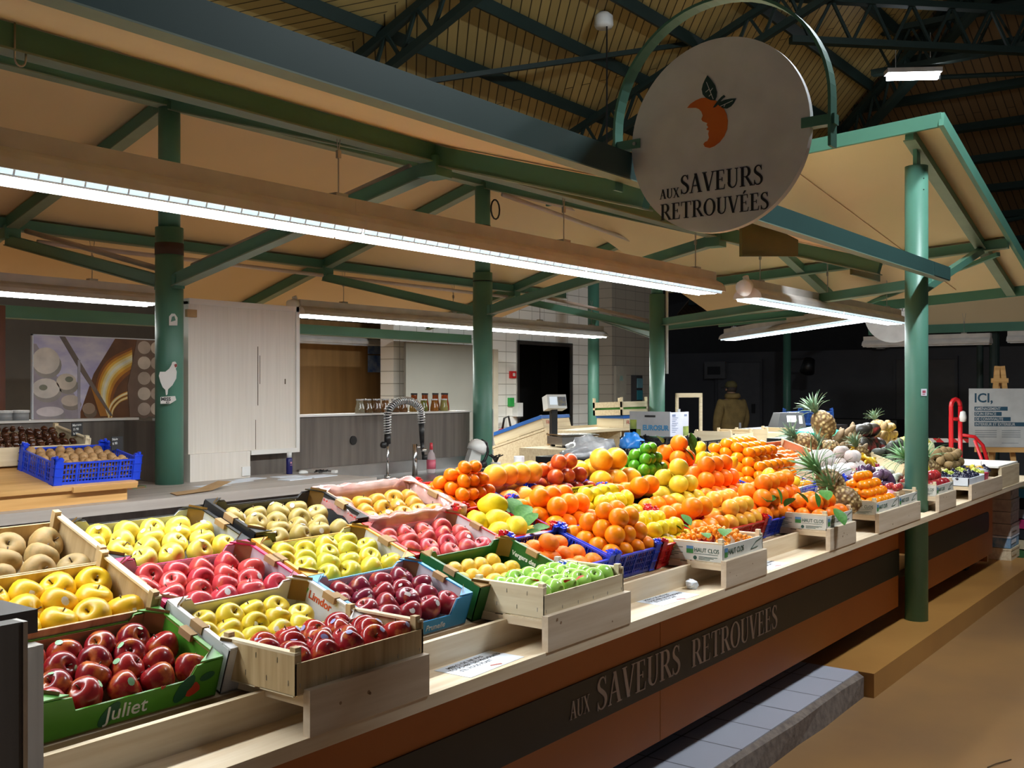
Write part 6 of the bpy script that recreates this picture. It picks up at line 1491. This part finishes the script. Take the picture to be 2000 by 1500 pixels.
# local x to the right of the photo, y away from the camera
body=[(0,0,.90,(.15,.11)),(0,.0,1.10,(.14,.10)),(0,.01,1.30,(.17,.11)),(0,.0,1.42,(.09,.08)),(0,-.0,1.48,(.055,.055)),(-.01,.01,1.56,(.075,.085)),(-.012,.01,1.64,(.07,.085)),(-.012,.01,1.67,(.04,.05)),
 (.18,.0,1.38,.055),(.25,.0,1.10,.045),(.24,.06,.88,.035),(.24,.09,.82,.03),(-.18,.0,1.38,.055),(-.25,.0,1.10,.045),(-.24,.06,.88,.035),(-.24,.09,.82,.03),
 (.10,0,.80,.095),(.11,.0,.48,.065),(.11,-.0,.10,.045),(.11,.12,.04,.04),(-.10,0,.80,.095),(-.11,.0,.48,.065),(-.11,-.0,.10,.045),(-.11,.12,.04,.04)]
ed=[(0,1),(1,2),(2,3),(3,4),(4,5),(5,6),(6,7),(2,8),(8,9),(9,10),(10,11),(2,12),(12,13),(13,14),(14,15),(0,16),(16,17),(17,18),(18,19),(0,20),(20,21),(21,22),(22,23)]
for s,b0 in ((1,11),(-1,15)):
    base=body[b0]
    for q in range(5):
        n0=len(body); dx=(-.028+.014*q)
        if q==4: body.append((base[0]-s*.035,base[1]+.03,base[2]-.03,.010)); body.append((base[0]-s*.04,base[1]+.05,base[2]-.06,.009))
        else: body.append((base[0]+.004,base[1]+dx,base[2]-.055,.0095)); body.append((base[0]-.006,base[1]+dx+.004,base[2]-.085+.006*abs(q-1.5),.008))
        ed+= [(b0,n0),(n0,n0+1)]
skin('body',body,ed,SKN,pe,0)
skin('trousers',[(0,0,.92,(.17,.13)),(.10,0,.80,.11),(.11,0,.48,.085),(.11,0,.12,.075),(-.10,0,.80,.11),(-.11,0,.48,.085),(-.11,0,.12,.075)],[(0,1),(1,2),(2,3),(0,4),(4,5),(5,6)],TRO,pe,0)
skin('jacket',[(0,0,.86,(.21,.16)),(0,0,1.05,(.21,.15)),(0,.01,1.25,(.20,.14)),(0,.0,1.38,(.14,.11)),(0,-.01,1.47,(.095,.09)),(.20,.0,1.36,.085),(.265,.0,1.12,.075),(.25,.06,.90,.055),(-.20,.0,1.36,.085),(-.265,.0,1.12,.075),(-.25,.06,.90,.055)],[(0,1),(1,2),(2,3),(3,4),(2,5),(5,6),(6,7),(2,8),(8,9),(9,10)],JK,pe,0)
obj('hood_collar',MB().lathe([(.10,0),(.125,.02),(.12,.06),(.095,.085),(.08,.06)],20,TR(0,-.02,1.43)),JK,pe,True)
obj('hair',MB().lathe([(.075,0),(.084,.03),(.088,.07),(.082,.09)],18,TR(-.012,.0,1.535)),mat('dark hair',(.04,.03,.025),.8),pe,True)
cap_=MB().lathe([(.092,0),(.094,.03),(.08,.07),(.05,.095),(0,.102)],20,TR(-.012,.0,1.605)); obj('cap',cap_,mat('olive cap',(.10,.085,.03),.8),pe,True,label='dark olive cap')
obj('cap_peak',MB().prism([(-.09,-.06),(-.17,-.04),(-.185,.02),(-.16,.07),(-.08,.08)],.01,TR(-.0,.0,1.605)@RY(-.1)),mat('black peak',(.02,.02,.02),.7),pe,label='black peak')
for sx in (-1,1):
    obj('ear',MB().lathe([(0,-.03),(.016,-.015),(.02,0),(.015,.02),(0,.03)],10,TR(-.012+sx*.082,.01,1.575)@SCL((.5,1,1))),SKN,pe,True)
obj('nose',MB().lathe([(0,-.02),(.014,-.012),(.01,.01),(0,.03)],8,TR(-.03,.105,1.565)),SKN,pe,True)
obj('back_patch',MB().box((.02,-.165,.98),(.055,-.158,1.06)),PAPER,pe,label='white patch')
# far green column with spotlight
column(17.95,7.25,0,2.6,None,'slim dark green column far behind the boxy grey scale',.07)
t=thing('spotlight','black spotlight on the slim dark column','lamp',(18.0,6.85,2.1)); obj('can',MB().cyl((0,0,0),(-.12,0,-.22),.10,.13,16),BLACK,t,True); obj('bracket',MB().box((-.02,0,0),(.02,.4,.03)),BLACK,t)
t=thing('bell_lamp','small white bell lamp on top of the dark cold store wall','lamp',(18.9,5.86,2.32)); obj('shade',MB().lathe([(.15,0),(.16,.02),(.11,.14),(.07,.16),(.08,.22),(.05,.27),(0,.28)],18),WPLAST,t,True); obj('base',MB().box((-.06,-.06,-.02),(.06,.06,.02)),WPLAST,t)
wallthing('notice_sheet','pale notice sheet with dark lines on the cold store wall','notice',(18.98,5.05,1.2),(18.999,5.5,1.75),mat('dim sheet',(.075,.07,.072),.7))
t=wallthing('electric_box','grey electric box high on the cold store wall left of the person','box',(18.85,8.9,1.78),(18.999,9.35,2.12),mat('dim grey box',(.10,.10,.105),.6)); obj('dark_window',MB().box((18.845,9.0,1.86),(18.85,9.28,2.02)),BLACK,t)
wallthing('counter_fridge','dark counter cabinet in front of the cold store wall','cabinet',(17.6,5.2,0),(18.4,7.0,1.05),BLACK)
# neighbouring stall at the right
nb=thing('neighbour_canopy','brown boarded neighbouring canopy with green beam at the right','canopy',(0,0,0))
obj('fascia_board',MB().box((14.0,.6,2.42),(14.04,4.35,2.84)),SOFFIT,nb); obj('beam',MB().box((13.98,.6,2.31),(14.05,4.5,2.42)),GREEN,nb); obj('top_rail',MB().box((13.97,.6,2.84),(14.05,4.45,2.88)),DKGREEN,nb)
obj('post',MB().cyl((14.1,2.95,0),(14.1,2.95,2.35),.06,n=12).cyl((14.1,3.12,0),(14.1,3.12,2.35),.04,n=12),DKGREEN,nb)
t=thing('shop_sign','second round white shop sign half hidden behind the aisle column','sign',M=basis((10.75,3.2,2.36),(0,-1,0),(0,0,1)))
obj('disc',MB().cyl((0,0,-.012),(0,0,.012),.30,n=48),DISCW,t); 
for wd_,cp_,sx_,x_,y_ in (('AUX',.031,.98,-.198,.09),('SAVEURS',.060,.93,-.124,.095),('RETROUVEES',.052,.95,-.196,.018)):
    mb,_=serif(wd_,cp_,sx_,.002,x_,y_); obj('lettering',mb,INK,t,M=TR(0,0,.012))
obj('hanger',MB().cyl((-.1,.28,0),(-.1,.36,0),.006,n=6).cyl((.1,.28,0),(.1,.36,0),.006,n=6),STEELM,t)
# information panel on its easel
M=basis((11.62,2.68,.97),(.5,-.866,0),(0,0,1))
ip=thing('information_panel','white information panel with blue lettering at the right edge','sign',M=M)
obj('panel',MB().box((0,0,-.01),(1.0,.62,0)),mat('panel print white',(.55,.55,.53),.5),ip)
navy=mat('panel navy',(.02,.075,.12),.5)
text('ICI,',.135,navy,ip,TR(.05,.475,.0005),.0005,.003)
for i,(s,wd) in enumerate((('AMENAGEMENT',.335),("D'UN ESPACE",.275),('DE CONVIVIALITE',.365),('INTERIEUR ET EXTERIEUR',.54))):
    y=.385-.055*i; obj('text_bar',MB().box((.055,y,0),(.055+wd,y+.043,.0006)),navy,ip); text(s,.040,MATS['panel print white'],ip,TR(.062,y+.008,.0007),.0004,.0006,sx=.88)
text("'",.04,MATS['panel print white'],ip,TR(.135,.40,.0007),.0003)
mb=MB()
for c,x in enumerate((.06,.33,.60)):
    for q in range(4): mb.box((x,.17-.022*q,0),(x+.22-.03*((q*3+c)%3),.178-.022*q,.0006))
mb.box((.06,.04,0),(.14,.045,.0006)); mb.box((.33,.04,0),(.5,.045,.0006)); obj('small_text',mb,mat('panel grey',(.25,.27,.28),.5),ip)
ea=thing('wooden_easel','honey wood easel behind the information panel','easel',M=M)
obj('ledge',MB().box((.07,-.055,-.05),(1.0,-.003,.0)),GLUELAM,ea); 
for a,b in (((.33,.86,-.14),(.18,-.95,-.06)),((.38,.86,-.14),(.56,-.95,-.06)),((.355,.84,-.16),(.36,-.95,-.55))): obj('leg',MB().bar(a,b,.05,.03),GLUELAM,ea)
obj('cross_bar',MB().box((.27,.68,-.15),(.44,.73,-.12)),GLUELAM,ea)
# red hand truck
M=TR(10.35,2.52,0)@RZ(math.radians(-50))
ht=thing('hand_truck','red tubular hand truck standing before the information panel','hand truck',M=M)
for x in (-.03,.06):
    obj('upright',MB().tube([(x,0,.1),(x,0,1.42)]+[(x+.045*(1-math.cos(t*PI/6))*(1 if x<0 else 0),0,1.42+.07*math.sin(t*PI/6)) for t in range(7)] if x<0 else [(x,0,.1),(x,0,1.42)],.021,10),REDP,ht,True)
obj('frame_tube',MB().tube([(.06,0,1.15),(.20,.0,1.13),(.28,.0,1.05),(.44,.0,.52),(.50,.0,.40)],.017,10),REDP,ht,True)
obj('frame_tube',MB().tube([(.20,.0,1.10),(.40,.0,.55),(.40,0,.42)],.015,10),REDP,ht,True)
obj('cross_tube',MB().tube([(.06,0,.40),(.50,0,.46)],.015,8).tube([(.06,0,.36),(.35,0,.36)],.015,8).tube([(-.03,0,1.3),(.06,0,1.3)],.018,8).tube([(-.03,0,.7),(.06,0,.7)],.018,8),REDP,ht,True)
obj('toe_plate',MB().box((.5,-.15,.40),(.72,.15,.41)),STEELM,ht); obj('grip_knot',MB().lathe([(0,-.05),(.03,-.04),(.035,0),(.025,.05),(0,.06)],10,TR(.075,-.02,1.32)),WPLAST,ht,True)
obj('wheel',MB().cyl((.0,-.12,.12),(.0,-.08,.12),.12,n=20),BLACK,ht); obj('wheel',MB().cyl((.0,.08,.12),(.0,.12,.12),.12,n=20),BLACK,ht)
# barrier tape
mt,N,L,bb=nt('red and white tape'); tc=N.new('ShaderNodeTexCoord'); wv=N.new('ShaderNodeTexWave'); wv.inputs['Scale'].default_value=4.2; wv.bands_direction='DIAGONAL'
rp=N.new('ShaderNodeValToRGB'); rp.color_ramp.interpolation='CONSTANT'; rp.color_ramp.elements[0].color=(.60,.02,.02,1); rp.color_ramp.elements[1].color=(.72,.66,.62,1); rp.color_ramp.elements[1].position=.5
L.new(tc.outputs['Object'],wv.inputs[0]); L.new(wv.outputs[0],rp.inputs[0]); L.new(rp.outputs[0],bb.inputs['Base Color'])
single('barrier_tape','red and white striped barrier tape strung behind the aisle column','tape',MB().box((0,-.001,-.022),(3.2,.001,.022)),mt,M=basis((11.0,4.35,1.03),(.42,-.9,0),(0,.0,1))@RX(-PI/2))
t=thing('barrier_post','dark barrier post holding the striped tape','post',(11.0,4.36,0)); obj('pole',MB().cyl((0,0,.02),(0,0,1.08),.03,n=12),BLACK,t); obj('foot',MB().cyl((0,0,0),(0,0,.02),.16,n=20),BLACK,t)
t=thing('plastic_drum','pale translucent canister beyond the kiwis','container',(10.35,3.95,.0)); obj('canister',MB().box((0,0,0),(.28,.2,.98)),mat('milky plastic',(.40,.45,.47),.4),t); obj('cap',MB().cyl((.1,.1,.98),(.1,.1,1.01),.04,n=12),BLACK,t)
# boxes under the right end of the ledge
for i in range(6):
    c=mat('grey carton',(.50,.43,.38),.7,0,(.36,.30,.27),14) if i>1 else (mat('blue printed carton',(.10,.28,.48),.6,0,(.4,.5,.6),16) if i==1 else POPLAR)
    t=thing('stacked_carton','%s box in the stack under the far end of the ledge, %s from bottom'%('grey' if i>1 else 'blue printed' if i==1 else 'pale wooden',ORD[i+1]),'box',M=TR(9.52,1.86+.005*(i%2),.1265+.104*i),group='boxes stacked under the ledge end')
    obj('box_body',MB().box((0,0,0),(.34,.26,.095)),c,t); obj('box_rim',MB().box((-.004,-.004,.085),(.344,.264,.1)).box((.02,-.006,.04),(.2,-.004,.07)),c if i!=1 else PAPER,t)
cl=[('light blue crate',(.05,.32,.62)),('black crate',(.015,.015,.02)),('grey crate',(.25,.25,.30)),('magenta crate',(.42,.02,.12)),('black crate',(.015,.015,.02)),('pale wooden crate',(.6,.5,.33)),('dark green striped crate',(.05,.15,.05)),('pale wooden crate',(.6,.5,.33))]
for i,(nm_,c) in enumerate(cl):
    z=.63-.09*i; 
    t=thing('stacked_crate','%s in the colourful stack at the right edge, %s from top'%(nm_,ORD[i+1]),'crate',M=TR(9.86,1.62,max(0,z)-.0)@RZ(-.15),group='colourful crates stacked at the right edge')
    m=mat('stack '+nm_,c,.5); obj('crate_wall',MB().box((0,0,0),(.5,.02,.08)).box((0,.38,0),(.5,.4,.08)).box((0,.02,0),(.02,.38,.08)).box((.48,.02,0),(.5,.38,.08)),m,t); obj('base',MB().box((.02,.02,0),(.48,.38,.01)),m,t)
    if i==0: bag('crate_waste','green and white leftovers in the top light blue crate','waste',(10.06,1.78,.66),(.17,.13,.10),mat('leftovers',(.10,.22,.06),.7,0,(.6,.6,.55),9),3)
t=thing('side_shelf','brown wooden bench beyond the end of the counter','bench',(10.15,2.2,0)); obj('bench_top',MB().box((0,0,.70),(.7,.5,.74)),GLUELAM,t); obj('bench_side',MB().box((0,0,0),(.7,.03,.70)),GLUELAM,t); obj('book_stack',MB().box((.1,.05,.74),(.5,.35,.82)),CARDB,t)
# litter on the aisle floor
def straw(p,label,pts): single('straw',label,'straw',MB().tube(pts,.0022,5),mat('dry straw',(.55,.45,.32),.8) if 'dark' not in label else STEMM,'straws on the aisle floor',M=TR(*p))
straw((3.72,1.33,.003),'curled pale straw on the floor beside the tiled step',[(.06*math.cos(t*.8),.05*math.sin(t*.8),0) for t in range(8)])
straw((4.35,1.06,.003),'dark twig on the floor beyond the tiled step',[(0,0,0),(.05,.02,.004),(.1,.0,0)])
straw((4.65,1.0,.003),'long pale straw on the floor right of the dark twig',[(0,0,0),(.06,-.02,.002),(.16,-.06,0)])
straw((3.95,.66,.003),'looped pale straw on the floor near the bottom of the photo',[(.03*math.cos(t),.03*math.sin(t),0) for t in range(6)])
